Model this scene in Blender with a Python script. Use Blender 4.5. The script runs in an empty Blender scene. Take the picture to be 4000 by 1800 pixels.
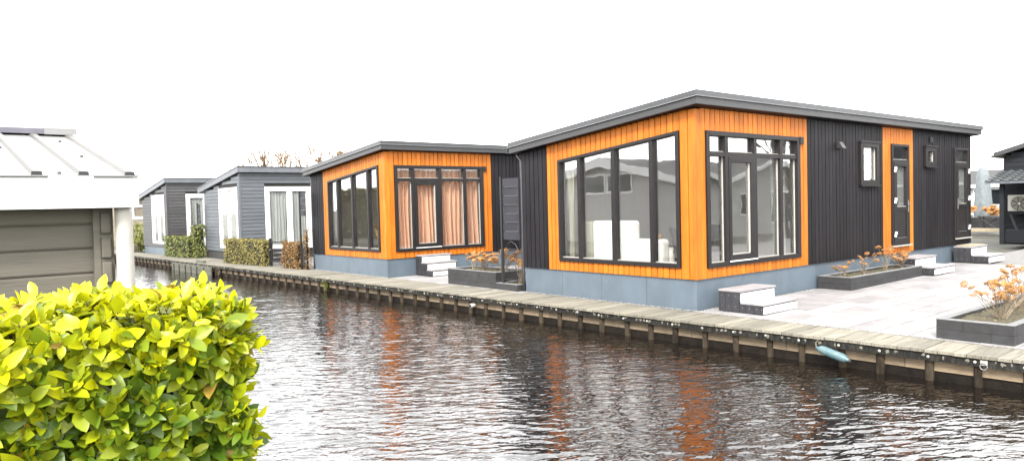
import bpy, math, random
import numpy as np
from mathutils import Vector, Matrix
random.seed(7); rng = np.random.default_rng(7)
sc = bpy.context.scene; col = sc.collection
# ------------------------------------------------------------------ camera
cam = bpy.data.cameras.new('camera'); co = bpy.data.objects.new('camera', cam); col.objects.link(co)
CAM = Vector((11.5636, -9.7713, 1.7768))
Rv = Vector((0.63498247, 0.77211635, -0.02517137)); Uv = Vector((-0.0104649, 0.0411773, 0.99909705)); Fv = Vector((-0.77245566, 0.6341457, -0.03422699))
m = Matrix.Identity(4)
for i in range(3):
    m[i][0] = Rv[i]; m[i][1] = Uv[i]; m[i][2] = -Fv[i]; m[i][3] = CAM[i]
co.matrix_world = m
cam.sensor_width = 36; cam.lens = 36*2897.1/4000; cam.clip_end = 3000; cam.clip_start = .05
sc.camera = co
# ------------------------------------------------------------------ world, sun, exposure
SUN = Vector((0.42, -0.62, 0.68)).normalized()
el = math.asin(SUN.z); az = math.atan2(SUN.x, SUN.y)
w = bpy.data.worlds.new('World'); sc.world = w; w.use_nodes = True
nt = w.node_tree; bg = nt.nodes['Background']
sky = nt.nodes.new('ShaderNodeTexSky'); sky.sky_type = 'NISHITA'; sky.sun_disc = False
sky.sun_elevation = el; sky.sun_rotation = az; sky.air_density = 1.0; sky.dust_density = .6; sky.ozone_density = 1.0
hs = nt.nodes.new('ShaderNodeHueSaturation'); hs.inputs['Saturation'].default_value = .10
cl = nt.nodes.new('ShaderNodeMix'); cl.data_type = 'RGBA'; cl.inputs[0].default_value = .55; cl.inputs[7].default_value = (6.3, 6.25, 6.2, 1)   # even cloud cover over the clear sky
nt.links.new(sky.outputs[0], hs.inputs['Color']); nt.links.new(hs.outputs[0], cl.inputs[6]); nt.links.new(cl.outputs[2], bg.inputs[0]); bg.inputs[1].default_value = .15
sl = bpy.data.lights.new('sun', 'SUN'); sl.energy = 1.5; sl.angle = math.radians(14); sl.color = (1, .95, .88)
so = bpy.data.objects.new('sun', sl); col.objects.link(so); so.rotation_euler = SUN.to_track_quat('Z', 'Y').to_euler(); so.location = (0, 0, 30)
vs = sc.view_settings; vs.view_transform = 'Standard'; vs.look = 'None'; vs.gamma = 1; vs.use_curve_mapping = False
vs.exposure = 2.6
sc.cycles.max_bounces = 8; sc.cycles.transparent_max_bounces = 16

# ------------------------------------------------------------------ materials
def _mix(nt, a, b, fac, mode='MIX'):
    n = nt.nodes.new('ShaderNodeMix'); n.data_type = 'RGBA'; n.blend_type = mode
    for k, v in ((6, a), (7, b), (0, fac)):
        if hasattr(v, 'is_output') or hasattr(v, 'links'): nt.links.new(v, n.inputs[k])
        else: n.inputs[k].default_value = v
    return n.outputs[2]
ALB = {'laurel_leaf': .9, 'white_curtain': .62, 'cream_curtain': .8, 'rose_beige_curtain': 1.3, 'white_sofa': 1.2, 'white_paint': .8, 'white_lining': 1.25, 'dark_blue_siding': .26, 'roof_tile': .42, 'paving_tile': .42, 'blue_fender': .42, 'roof_trim': .33, 'fascia_sheet': .42, 'dark_frame': .45, 'aluminium': .42, 'paving_bed': .36, 'ivy_leaf': 1.1, 'olive_hedge_leaf': .85, 'russet_hedge_leaf': .72, 'shed_board': .58, 'white_step_board': .8, 'canal_water': 1, 'dried_flower': .68, 'bare_bark': 1.0, 'shed_roof_sheet': .34, 'shed_roof_rib': .2, 'wood_floor': .8, 'tan_wale': .42, 'grey_render': 1.3}
def mat(name, c, rough=.6, var=.18, scale=6., objvar=.12, bump=0., bscale=40., metal=0., stretch=(1, 1, 1), c2=None, spec=.5, attr=None, trans=0., det=5, edge=(.35, .65)):
    M = bpy.data.materials.new(name); M.use_nodes = True; nt = M.node_tree; b = nt.nodes['Principled BSDF']
    kf = ALB.get(name, .58)*(.82 if name != 'laurel_leaf' else .88); c = tuple(x*kf for x in c); c2 = c2 and tuple(x*kf for x in c2)
    if attr: attr = (attr[0], [(p_, tuple(x*kf for x in cc)) for p_, cc in attr[1]])
    geo = nt.nodes.new('ShaderNodeNewGeometry'); mp = nt.nodes.new('ShaderNodeMapping'); mp.inputs['Scale'].default_value = stretch
    nt.links.new(geo.outputs['Position'], mp.inputs['Vector'])
    nz = nt.nodes.new('ShaderNodeTexNoise'); nz.inputs['Scale'].default_value = scale; nz.inputs['Detail'].default_value = det; nz.inputs['Roughness'].default_value = .65
    nt.links.new(mp.outputs[0], nz.inputs['Vector'])
    mr = nt.nodes.new('ShaderNodeMapRange'); mr.inputs[1].default_value = edge[0]; mr.inputs[2].default_value = edge[1]; nt.links.new(nz.outputs['Fac'], mr.inputs[0])
    if c2 is None:
        a = tuple(x*(1-var) for x in c)+(1,); d = tuple(min(1, x*(1+var)) for x in c)+(1,)
    else: a = tuple(c)+(1,); d = tuple(c2)+(1,)
    out = _mix(nt, a, d, mr.outputs[0])
    if attr:
        at = nt.nodes.new('ShaderNodeAttribute'); at.attribute_name = attr[0]
        rp = nt.nodes.new('ShaderNodeValToRGB'); rp.color_ramp.interpolation = 'LINEAR'
        els = rp.color_ramp.elements
        for i, (pos, cc) in enumerate(attr[1]):
            e = els[i] if i < 2 else els.new(pos)
            e.position = pos; e.color = tuple(cc)+(1,)
        nt.links.new(at.outputs['Fac'], rp.inputs[0])
        out = _mix(nt, rp.outputs[0], out, .25)
    if objvar:
        oi = nt.nodes.new('ShaderNodeObjectInfo'); m2 = nt.nodes.new('ShaderNodeMapRange'); m2.inputs[3].default_value = 1-objvar; m2.inputs[4].default_value = 1+objvar
        nt.links.new(oi.outputs['Random'], m2.inputs[0])
        h = nt.nodes.new('ShaderNodeHueSaturation'); nt.links.new(m2.outputs[0], h.inputs['Value']); nt.links.new(out, h.inputs['Color']); out = h.outputs[0]
    nt.links.new(out, b.inputs['Base Color'])
    b.inputs['Roughness'].default_value = rough; b.inputs['Metallic'].default_value = metal; b.inputs['Specular IOR Level'].default_value = spec
    if bump:
        n2 = nt.nodes.new('ShaderNodeTexNoise'); n2.inputs['Scale'].default_value = bscale; n2.inputs['Detail'].default_value = 4; nt.links.new(mp.outputs[0], n2.inputs['Vector'])
        bp = nt.nodes.new('ShaderNodeBump'); bp.inputs['Strength'].default_value = bump; bp.inputs['Distance'].default_value = .02
        nt.links.new(n2.outputs['Fac'], bp.inputs['Height']); nt.links.new(bp.outputs[0], b.inputs['Normal'])
    if trans:
        tr = nt.nodes.new('ShaderNodeBsdfTranslucent'); nt.links.new(out, tr.inputs['Color'])
        mx = nt.nodes.new('ShaderNodeMixShader'); mx.inputs[0].default_value = trans
        nt.links.new(b.outputs[0], mx.inputs[1]); nt.links.new(tr.outputs[0], mx.inputs[2]); nt.links.new(mx.outputs[0], nt.nodes['Material Output'].inputs[0])
    return M
def glassmat(name, f0, tint=(.985, .99, .985)):
    M = bpy.data.materials.new(name); M.use_nodes = True; nt = M.node_tree; nt.nodes.remove(nt.nodes['Principled BSDF'])
    lw = nt.nodes.new('ShaderNodeLayerWeight'); lw.inputs[0].default_value = .5
    pw = nt.nodes.new('ShaderNodeMath'); pw.operation = 'POWER'; pw.inputs[1].default_value = 4; nt.links.new(lw.outputs['Facing'], pw.inputs[0])
    mr = nt.nodes.new('ShaderNodeMapRange'); mr.inputs[3].default_value = f0; mr.inputs[4].default_value = 1; nt.links.new(pw.outputs[0], mr.inputs[0])
    t = nt.nodes.new('ShaderNodeBsdfTransparent'); t.inputs[0].default_value = tint+(1,)
    g = nt.nodes.new('ShaderNodeBsdfGlossy'); g.inputs['Roughness'].default_value = .0; g.inputs[0].default_value = (1, 1, 1, 1)
    # slight waviness of the panes
    geo = nt.nodes.new('ShaderNodeNewGeometry'); nz = nt.nodes.new('ShaderNodeTexNoise'); nz.inputs['Scale'].default_value = 1.6; nt.links.new(geo.outputs['Position'], nz.inputs['Vector'])
    bp = nt.nodes.new('ShaderNodeBump'); bp.inputs['Strength'].default_value = .018; bp.inputs['Distance'].default_value = .1; nt.links.new(nz.outputs['Fac'], bp.inputs['Height']); nt.links.new(bp.outputs[0], g.inputs['Normal'])
    mx = nt.nodes.new('ShaderNodeMixShader'); nt.links.new(mr.outputs[0], mx.inputs[0]); nt.links.new(t.outputs[0], mx.inputs[1]); nt.links.new(g.outputs[0], mx.inputs[2])
    nt.links.new(mx.outputs[0], nt.nodes['Material Output'].inputs[0]); return M
VST = (1, 1, .15)      # vertical grain
ORANGE = mat('orange_board', (.73, .208, .016), .5, .20, 9, .14, stretch=VST, bump=.05, bscale=50, spec=.22)
BLACK = mat('black_board', (.0165, .0145, .0175), .55, .3, 7, .25, stretch=VST, bump=.1, bscale=50, spec=.15)
DARKF = mat('dark_frame', (.027, .023, .0235), .45, .15, 5, .08, spec=.25)
FASC = mat('fascia_sheet', (.062, .062, .064), .42, .16, 2.5, .06, stretch=(1, 1, 3))
TRIM = mat('roof_trim', (.105, .11, .12), .38, .14, 2.5, .05, stretch=(1, 1, 3))
ALU = mat('aluminium', (.55, .56, .57), .35, .08, 5, .05, metal=.6)
SKIRT = mat('skirt_panel', (.135, .178, .22), .5, .10, 3.0, .07, stretch=(1, 1, .6), bump=.04)
LINING = mat('white_lining', (.62, .62, .6), .8, .05, 3, 0)
FLOORW = mat('wood_floor', (.30, .22, .15), .5, .2, 4, 0, stretch=(6, 1, 1))
GLASS = glassmat('window_glass', .19); GLASSF = glassmat('far_window_glass', .05)
BEAD = mat('pale_bead', (.55, .53, .48), .5, .1, 5, .05)
WHITEP = mat('white_paint', (.80, .80, .79), .5, .05, 4, .03)
WHITES = mat('white_step_board', (.66, .65, .65), .5, .12, 5, .05, c2=(.80, .79, .79))
TREADM = mat('tread_board', (.42, .40, .41), .55, .2, 9, .08, stretch=(1, .2, 1))
STEPB = mat('step_side_board', (.030, .030, .036), .6, .3, 9, .2, bump=.1)
CONC = mat('anthracite_block', (.030, .030, .032), .8, .3, 9, .16, bump=.3, bscale=80)
CAPM = mat('block_cap', (.23, .23, .23), .85, .2, 12, .1, bump=.2)
SOIL = mat('soil', (.055, .042, .028), .95, .4, 25, 0, c2=(.15, .13, .06), bump=.8, bscale=30)
TILE = mat('paving_tile', (.44, .42, .42), .7, .12, 3.2, .16, bump=.1, bscale=60, c2=(.60, .58, .58))
JOINT = mat('paving_bed', (.40, .385, .37), .9, .2, 9, 0)
GRAVEL = mat('gravel', (.42, .41, .39), .9, .3, 40, .35)
PLANK = mat('quay_plank', (.17, .155, .115), .8, .3, 5, .28, stretch=(9, .5, 1), c2=(.34, .315, .25), bump=.35, bscale=14)
BEAM = mat('quay_beam', (.022, .021, .019), .8, .3, 8, .2, c2=(.085, .08, .065), bump=.3, edge=(.45, .8), stretch=(3, 1, 1), spec=.15)
PILE = mat('quay_pile', (.026, .020, .014), .85, .3, 9, .3, c2=(.085, .065, .042), stretch=(1, 1, .4), bump=.3, spec=.15)
TANB = mat('tan_wale', (.42, .315, .20), .85, .3, 9, .2, c2=(.25, .18, .11), stretch=(.4, 1, 1), bump=.3)
WETB = mat('wet_sheet', (.010, .008, .006), .55, .3, 9, .2, c2=(.024, .018, .013), bump=.3, spec=.12)
LIMEM = mat('lime_stain', (.26, .24, .19), .9, .2, 20, .3)
BOLTM = mat('zinc_bolt', (.60, .58, .52), .45, .1, 9, .2, metal=.4)
LAND = mat('land', (.075, .075, .05), .95, .3, .6, 0, c2=(.12, .115, .09))
SHEDB = mat('shed_board', (.16, .145, .112), .75, .16, 5, .10, stretch=(1, .25, 3), bump=.15, bscale=30)
ROOFM = mat('shed_roof_sheet', (.50, .50, .49), .4, .06, 3, .03)
RIBM = mat('shed_roof_rib', (.36, .345, .31), .45, .08, 3, .05)
CAPR = mat('ridge_cap_metal', (.17, .165, .20), .35, .15, 5, .05, metal=.3)
PVC = mat('weathered_pipe', (.56, .52, .46), .5, .10, 4, .03, c2=(.68, .66, .60))
GREY1 = mat('bluegrey_siding', (.118, .132, .148), .6, .14, 6, .12, stretch=(.3, .3, 3), bump=.08)
GREY2 = mat('darkgrey_siding', (.062, .060, .062), .6, .2, 6, .16, stretch=(.3, .3, 3), bump=.08)
ROOFG = mat('bluegrey_fascia', (.16, .175, .195), .5, .12, 4, .05)
TARK = mat('tarred_base', (.030, .028, .028), .7, .35, 5, .1, stretch=(2, 2, .5))
CURTW = mat('white_curtain', (.60, .62, .59), .9, .1, 2, .05, stretch=(9, 9, .3), trans=.25)
CURTC = mat('cream_curtain', (.55, .54, .44), .9, .1, 2, .05, trans=.25)
CURTB = mat('rose_beige_curtain', (.78, .49, .34), .9, .12, 2, .04, stretch=(8, 8, .3), trans=.2)
SOFA = mat('white_sofa', (.72, .71, .68), .9, .05, 6, .02)
CHAIRM = mat('tan_shell', (.45, .25, .09), .6, .15, 6, .05)
IRON = mat('black_iron', (.016, .016, .018), .5, .2, 9, .1)
SCREEN = mat('black_weave', (.014, .014, .022), .6, .3, 9, .25)
FENDM = mat('blue_fender', (.10, .24, .29), .45, .2, 12, .05, c2=(.22, .33, .34))
FLOWER = mat('dried_flower', (.56, .235, .065), .9, .25, 30, .25, c2=(.78, .46, .18), trans=.25)
STEMM = mat('dry_stem', (.30, .235, .16), .9, .25, 20, .2)
BARK2 = mat('dark_bark', (.08, .06, .045), .9, .25, 6, .15)
BARK = mat('bare_bark', (.21, .13, .065), .9, .25, 6, .15)
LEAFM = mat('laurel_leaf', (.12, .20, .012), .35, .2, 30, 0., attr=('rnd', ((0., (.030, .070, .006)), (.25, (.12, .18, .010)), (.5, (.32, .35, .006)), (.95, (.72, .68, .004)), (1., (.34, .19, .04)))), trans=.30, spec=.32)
TWIG = mat('hedge_twig', (.10, .075, .05), .9, .2, 20, .1)
BEECHM = mat('olive_hedge_leaf', (.22, .19, .05), .8, .2, 20, 0, attr=('rnd', ((0., (.05, .05, .012)), (.4, (.17, .15, .03)), (.75, (.30, .25, .06)), (1., (.42, .34, .12)))), trans=.2)
RUSTM = mat('russet_hedge_leaf', (.30, .15, .05), .8, .2, 20, 0, attr=('rnd', ((0., (.06, .035, .012)), (.4, (.22, .12, .03)), (.75, (.38, .20, .06)), (1., (.48, .34, .12)))), trans=.2)
IVYM = mat('ivy_leaf', (.10, .12, .02), .6, .2, 20, 0, attr=('rnd', ((0., (.02, .03, .006)), (.5, (.09, .11, .018)), (1., (.24, .25, .05)))), trans=.15)
SHRUBM = mat('yellow_green_leaf', (.25, .30, .01), .6, .2, 20, 0, attr=('rnd', ((0., (.05, .09, .01)), (.5, (.24, .30, .01)), (1., (.48, .48, .01)))), trans=.25)
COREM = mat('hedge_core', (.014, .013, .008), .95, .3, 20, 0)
TANS = mat('tan_siding', (.42, .36, .27), .7, .12, 5, .08)
BARREL = mat('barrel_wood', (.50, .42, .28), .8, .15, 9, .1)
COVER = mat('parasol_cover', (.22, .255, .27), .7, .2, 6, 0, bump=.2, bscale=8)
SLATE = mat('roof_tile', (.13, .145, .15), .5, .2, 9, .2)
NAVY = mat('dark_blue_siding', (.045, .052, .062), .6, .2, 6, .14, stretch=(.3, .3, 3), spec=.15)
ACM = mat('ac_white', (.72, .70, .64), .5, .06, 5, 0)
ACG = mat('ac_grille', (.30, .28, .22), .6, .1, 5, 0)
ORWOOD = mat('far_orange_wood', (.60, .30, .10), .7, .1, 4, 0)
GREYW = mat('grey_render', (.27, .265, .255), .8, .08, 3, .04)
ROOFD = mat('dark_felt', (.055, .055, .058), .85, .2, 3, .05)

# ------------------------------------------------------------------ helpers
def tag(o, label=None, cat=None, group=None, kind=None):
    if label: o['label'] = label
    if cat: o['category'] = cat
    if group: o['group'] = group
    if kind: o['kind'] = kind
    return o
def empty(name, loc, rz=0, label=None, cat=None, group=None):
    o = bpy.data.objects.new(name, None); o.empty_display_size = .2; col.objects.link(o); o.location = loc; o.rotation_euler = (0, 0, rz)
    return tag(o, label, cat, group)
UB = {}
def box(name, M, x0, x1, y0, y1, z0, z1, parent=None, tilt=0.):
    k = M.name
    if k not in UB:
        me = bpy.data.meshes.new('piece_'+k); v = [(x, y, z) for x in (-.5, .5) for y in (-.5, .5) for z in (-.5, .5)]
        me.from_pydata(v, [], [(0, 1, 3, 2), (4, 6, 7, 5), (0, 4, 5, 1), (2, 3, 7, 6), (0, 2, 6, 4), (1, 5, 7, 3)]); me.materials.append(M); UB[k] = me
    o = bpy.data.objects.new(name, UB[k]); col.objects.link(o); o.parent = parent
    o.location = ((x0+x1)/2, (y0+y1)/2, (z0+z1)/2); o.scale = (x1-x0, y1-y0, z1-z0)
    if tilt: o.rotation_euler = (0, 0, tilt)
    return o
class MB:
    def __init__(s): s.v = []; s.f = []
    def add(s, v, f):
        n = len(s.v); s.v += [tuple(p) for p in v]; s.f += [tuple(i+n for i in q) for q in f]; return s
    def box(s, x0, x1, y0, y1, z0, z1):
        return s.add([(x, y, z) for x in (x0, x1) for y in (y0, y1) for z in (z0, z1)], [(0, 1, 3, 2), (4, 6, 7, 5), (0, 4, 5, 1), (2, 3, 7, 6), (0, 2, 6, 4), (1, 5, 7, 3)])
    def prism(s, poly, axis, a, b):      # polygon in the plane normal to the axis, extruded a..b
        n = len(poly)
        def p3(p, t): return {'x': (t, p[0], p[1]), 'y': (p[0], t, p[1]), 'z': (p[0], p[1], t)}[axis]
        v = [p3(p, a) for p in poly]+[p3(p, b) for p in poly]
        return s.add(v, [tuple(range(n))[::-1], tuple(range(n, 2*n))]+[(i, (i+1) % n, n+(i+1) % n, n+i) for i in range(n)])
    def tube(s, pts, r, n=6):
        pts = [Vector(p) for p in pts]; rs = r if isinstance(r, (list, tuple)) else [r]*len(pts); V = []; Fc = []
        for i, p in enumerate(pts):
            d = (pts[min(i+1, len(pts)-1)]-pts[max(i-1, 0)]).normalized()
            a = d.cross(Vector((0, 0, 1)) if abs(d.z) < .9 else Vector((1, 0, 0))).normalized(); b = d.cross(a)
            V += [p+(a*math.cos(t)+b*math.sin(t))*rs[i] for t in [2*math.pi*k/n for k in range(n)]]
        for i in range(len(pts)-1):
            Fc += [(i*n+k, i*n+(k+1) % n, (i+1)*n+(k+1) % n, (i+1)*n+k) for k in range(n)]
        Fc += [tuple(range(n))[::-1], tuple((len(pts)-1)*n+k for k in range(n))]
        return s.add(V, Fc)
    def lathe(s, prof, n=16, c=(0, 0, 0)):
        V = []; Fc = []
        for r, z in prof: V += [(c[0]+r*math.cos(2*math.pi*k/n), c[1]+r*math.sin(2*math.pi*k/n), c[2]+z) for k in range(n)]
        for i in range(len(prof)-1): Fc += [(i*n+k, i*n+(k+1) % n, (i+1)*n+(k+1) % n, (i+1)*n+k) for k in range(n)]
        Fc += [tuple(range(n))[::-1], tuple((len(prof)-1)*n+k for k in range(n))]
        return s.add(V, Fc)
    def build(s, name, M, parent=None, smooth=False, bevel=0):
        me = bpy.data.meshes.new(name); me.from_pydata(s.v, [], s.f); me.materials.append(M)
        if smooth: me.polygons.foreach_set('use_smooth', [True]*len(me.polygons))
        o = bpy.data.objects.new(name, me); col.objects.link(o); o.parent = parent
        if bevel:
            b = o.modifiers.new('bevel', 'BEVEL'); b.width = bevel; b.segments = 2; b.limit_method = 'ANGLE'
        return o
def cp(o, parent=None, loc=None, rot=None, scale=None):
    c = o.copy(); col.objects.link(c); c.parent = parent
    if loc is not None: c.location = loc
    if rot is not None: c.rotation_euler = rot
    if scale is not None: c.scale = scale
    return c
def mesh_np(name, V, Fq, M, parent=None, rnd=None, smooth=False):
    me = bpy.data.meshes.new(name); V = np.asarray(V, np.float32); Fq = np.asarray(Fq, np.int32); k = Fq.shape[1]
    me.vertices.add(len(V)); me.vertices.foreach_set('co', V.ravel()); me.loops.add(Fq.size); me.loops.foreach_set('vertex_index', Fq.ravel())
    me.polygons.add(len(Fq)); me.polygons.foreach_set('loop_start', np.arange(0, Fq.size, k, dtype=np.int32)); me.polygons.foreach_set('loop_total', np.full(len(Fq), k, np.int32))
    if smooth: me.polygons.foreach_set('use_smooth', np.ones(len(Fq), bool))
    me.update(calc_edges=True); me.materials.append(M)
    if rnd is not None:
        a = me.attributes.new('rnd', 'FLOAT', 'FACE'); a.data.foreach_set('value', np.asarray(rnd, np.float32))
    o = bpy.data.objects.new(name, me); col.objects.link(o); o.parent = parent; return o

# ------------------------------------------------------------------ the setting: land, water
QA = .04
def q(u): return -1.06+QA*u
WZ = -.37
def gz(v): return max(0., .0085*v)
g = MB()
g.add([(-700, q(-700)+.2, -.075), (60, q(60)+.2, -.075), (60, 900, -.075), (-700, 900, -.075)], [(0, 1, 2, 3)])
tag(g.build('ground', LAND), kind='structure')
g = MB()
g.add([(-700, -8.5+QA*-700, .0), (90, -8.5+QA*90, .0), (90, -500, .0), (-700, -500, .0), (-700, -8.5+QA*-700, -1.2), (90, -8.5+QA*90, -1.2)], [(0, 3, 2, 1), (0, 1, 5, 4)])
nb = g.build('near_bank', LAND); tag(nb, kind='structure')
g = MB(); g.add([(-700, -60, -1.6), (90, -60, -1.6), (90, 40, -1.6), (-700, 40, -1.6)], [(0, 1, 2, 3)])
tag(g.build('canal_bed', SOIL), kind='structure')
us = np.concatenate([np.arange(-45, -14, .16), np.arange(-14, 0, .06), np.arange(0, 13.5, .026)]); vv = np.arange(-8.9, .15, .0235)
UU, VV = np.meshgrid(us, vv, indexing='ij'); Vq = VV+QA*UU
DU = np.where(UU < -14, .16, np.where(UU < 0, .06, .026))
H = np.zeros_like(UU); base = math.atan2(.50, -.86)
for i in range(70):
    lam = .11*(10.0**((i/69.)**1.9)); th = base+rng.normal(0, .36); k = 2*math.pi/lam
    slope = (.028 if lam < .22 else .011)*rng.uniform(.5, 1.2)
    H += slope/k*np.clip(lam/(2.6*DU), 0, 1)*np.sin(k*(math.cos(th)*UU+math.sin(th)*Vq)+rng.uniform(0, 6.28))
patch = .8+.45*np.sin(.55*UU+1.1*np.sin(.4*Vq))*np.sin(.8*Vq+.3*UU)
H *= patch
calm = np.clip((-VV-.9)/2.2, .35, 1); H *= calm
n1, n2 = UU.shape; idx = np.arange(n1*n2).reshape(n1, n2)
Fq = np.stack([idx[:-1, :-1], idx[1:, :-1], idx[1:, 1:], idx[:-1, 1:]], -1).reshape(-1, 4)
WATERM = mat('canal_water', (.006, .0045, .0035), .03, .2, 2, 0, spec=.5); WATERM.node_tree.nodes['Principled BSDF'].inputs['IOR'].default_value = 1.9
wt = WATERM.node_tree; wg = wt.nodes.new('ShaderNodeNewGeometry'); prev = None
for sx_, sy_, rot_, dist_ in ((13., 4.2, 0., .0105), (24., 9., .35, .0042), (8., 3., -.4, .010)):      # fine wind ripples, crests across the wind
    mp_ = wt.nodes.new('ShaderNodeVectorRotate'); mp_.rotation_type = 'Z_AXIS'; mp_.inputs['Angle'].default_value = -(base+rot_); wt.links.new(wg.outputs['Position'], mp_.inputs['Vector'])
    ms_ = wt.nodes.new('ShaderNodeMapping'); ms_.inputs['Scale'].default_value = (sx_, sy_, 1); wt.links.new(mp_.outputs[0], ms_.inputs['Vector'])
    nz_ = wt.nodes.new('ShaderNodeTexNoise'); nz_.inputs['Scale'].default_value = 1; nz_.inputs['Detail'].default_value = 1.5; nz_.inputs['Distortion'].default_value = .3; wt.links.new(ms_.outputs[0], nz_.inputs['Vector'])
    bp_ = wt.nodes.new('ShaderNodeBump'); bp_.inputs['Strength'].default_value = 1; bp_.inputs['Distance'].default_value = dist_*1.15; wt.links.new(nz_.outputs['Fac'], bp_.inputs['Height'])
    if prev: wt.links.new(prev, bp_.inputs['Normal'])
    prev = bp_.outputs[0]
wt.links.new(prev, wt.nodes['Principled BSDF'].inputs['Normal'])
tag(mesh_np('water', np.stack([UU, Vq, H+WZ], -1).reshape(-1, 3), Fq, WATERM, smooth=True), kind='structure')

# ------------------------------------------------------------------ patios with tiles
def patio(name, x0, x1, y0, y1, nx0, ny1):
    p = MB().add([(x0, y0, gz(y0)-.025), (x1, y0, gz(y0)-.025), (x1, y1, gz(y1)-.025), (x0, y1, gz(y1)-.025), (x0, y0, -.07), (x1, y0, -.07)], [(0, 1, 2, 3), (4, 5, 1, 0)]).build(name, JOINT)
    tag(p, kind='structure'); t = MB().box(-.194, .194, -.394, .394, -.02, 0).build('tile', TILE, p); first = True
    j = 0; y = y0
    x = nx0; i = 0
    while x < x1-.05:
        y = y0+(0 if i % 2 else -.4)
        while y < ny1:
            a, b = max(y, y0), min(y+.8, ny1)
            if b-a > .1:
                o = t if first else cp(t, p); first = False
                yc = (a+b)/2; o.location = (x+.2, yc, gz(yc)+random.uniform(-.0015, .0015)); o.rotation_euler = (math.atan(.0085)+random.uniform(-.001, .001), random.uniform(-.001, .001), 0); o.scale = (1, (b-a)/.8, 1)
            y += .8
        x += .4; i += 1
    return p
patio('patio', 4.3, 13.0, -.02, 30, 4.3, 10.2)
patio('chalet_terrace', -5.05, -.02, -.22, 14, -5.05, 4.0)
g = MB().add([(-22, -.9, -.006), (-9.35, -.45, -.006), (-9.35, 9, -.006), (-22, 9, -.006)], [(0, 1, 2, 3)]); tag(g.build('garden_path', JOINT), kind='structure')

# gravel strip along the chalet skirts
def gravel(name, x0, y0, x1, y1, wd, n, parent=None):
    V = []; Fq = []; R = []
    for i in range(n):
        t = rng.random(); px = x0+(x1-x0)*t+rng.normal(0, wd*.3)*(abs(y1-y0) > abs(x1-x0)); py = y0+(y1-y0)*t+rng.normal(0, wd*.3)*(abs(y1-y0) <= abs(x1-x0)); s = rng.uniform(.008, .018)
        b = len(V); rot = rng.uniform(0, 6.28); c_, s_ = math.cos(rot), math.sin(rot); zz = gz(py)+.002
        for dx, dy, dz in ((1, 0, 0), (0, .8, 0), (-1, 0, 0), (0, -.8, 0), (.1, .1, .9), (0, 0, -.6)): V.append((px+s*(dx*c_-dy*s_), py+s*(dx*s_+dy*c_), zz+s*dz))
        for f in ((0, 1, 4), (1, 2, 4), (2, 3, 4), (3, 0, 4)): Fq.append(tuple(b+k for k in f))
    o = mesh_np(name, V, Fq, GRAVEL, parent); tag(o, kind='stuff'); return o

# ------------------------------------------------------------------ quay
ql = math.atan(QA)
qd = MB().add([(-60, .15, -.05), (14, .15, -.05), (14, 1.05, -.05), (-60, 1.6, -.05)], [(0, 1, 2, 3)]).build('quay_deck', WETB)
qd.location = (0, q(0), 0); qd.rotation_euler = (0, 0, ql); tag(qd, kind='structure')
BK = ([-60, -26.5, -21.5, -19.2, -15, -9.4, -9.1, -5, 0, 4.3, 12], [-2.2, -1.25, -1.0, -.52, -.45, -.42, -.30, -.24, -.03, -.03, -.03])
PM = [MB().box(-.0715, .0715, 0, 1, -.034, 0).build('plank', PLANK, qd)]
x = -31.5; k = 0
while x < 11.2:
    o = PM[0] if k == 0 else cp(PM[0], qd); k += 1
    ln = np.interp(x, *BK)-q(x)
    o.location = (x, random.uniform(-.008, .006), random.uniform(-.004, .003)); o.scale = (random.uniform(.94, 1.), ln, 1); o.rotation_euler = (random.uniform(-.003, .003), random.uniform(-.01, .01), random.uniform(-.003, .003))
    x += .146
qw = empty('quay_wall', (0, q(0), 0), ql, 'dark timber quay wall of piles and beams holding the far bank', 'quay wall')
pile = MB().prism([(-.045, .02), (-.02, 0), (.02, 0), (.045, .02), (.045, .09), (-.045, .09)], 'z', -1.3, -.115).build('pile', PILE, qw)
bolt = MB().lathe([(.001, .0), (.018, .002), (.016, .010), (.006, .014)], 8).build('bolt', BOLTM, qw); bolt.rotation_euler = (math.pi/2, 0, 0)
stain = []
x = -31; k = 0; piles = []
while x < 11:
    xx = x+random.uniform(-.03, .03); o = pile if k == 0 else cp(pile, qw); o.location = (xx, .062, 0); o.rotation_euler = (random.uniform(-.02, .02), random.uniform(-.03, .03), 0); o.scale = (random.uniform(.85, 1.15), 1, 1)
    b = bolt if k == 0 else cp(bolt, qw); b.location = (xx+random.uniform(-.02, .02), .017, -.078+random.uniform(-.008, .008)); piles.append(xx)
    k += 1; x += .5
x = -31.3
while x < 11:
    ln = random.choice((2.9, 3.4, 3.9)); d = random.uniform(0, .004)
    box('beam', BEAM, x, x+ln-.006, .02+d, .062+d, -.128+d, -.037, qw); x += ln
x = -31.25
while x < 11:
    box('wale_board', TANB, x+.004, x+1.496, .10+random.uniform(0, .012),   .135, -.255, -.115+random.uniform(-.015, 0), qw); x += 1.5
x = -31.0
while x < 11:
    box('sheet_board', WETB, x+.003, x+.497, .118+random.uniform(0, .01), .16, -1.3, -.24, qw); x += .5
# lime and bird-dropping stains: thin crusts on the beam
V = []; Fq = []
for i in range(330):
    xx = random.uniform(-31, 10.6) if i < 230 else random.choice(piles)+random.uniform(-.12, .12)
    h = random.uniform(.015, .05); wd_ = random.uniform(.008, .03)*(1.4 if xx < -5 else 1.); zt = -.045-random.uniform(0, .02); b = len(V); n = 9
    V.append((xx, .0165, zt-h*.4))
    for j in range(n):
        a = 2*math.pi*j/n; r = random.uniform(.6, 1.1); V.append((xx+wd_*r*math.cos(a), .0188, max(-.124, zt-h*.5+h*.6*r*math.sin(a))))
    Fq += [(b, b+1+j, b+1+(j+1) % n) for j in range(n)]
tag(mesh_np('lime_crust', V, Fq, LIMEM, qw), kind='stuff')
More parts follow.
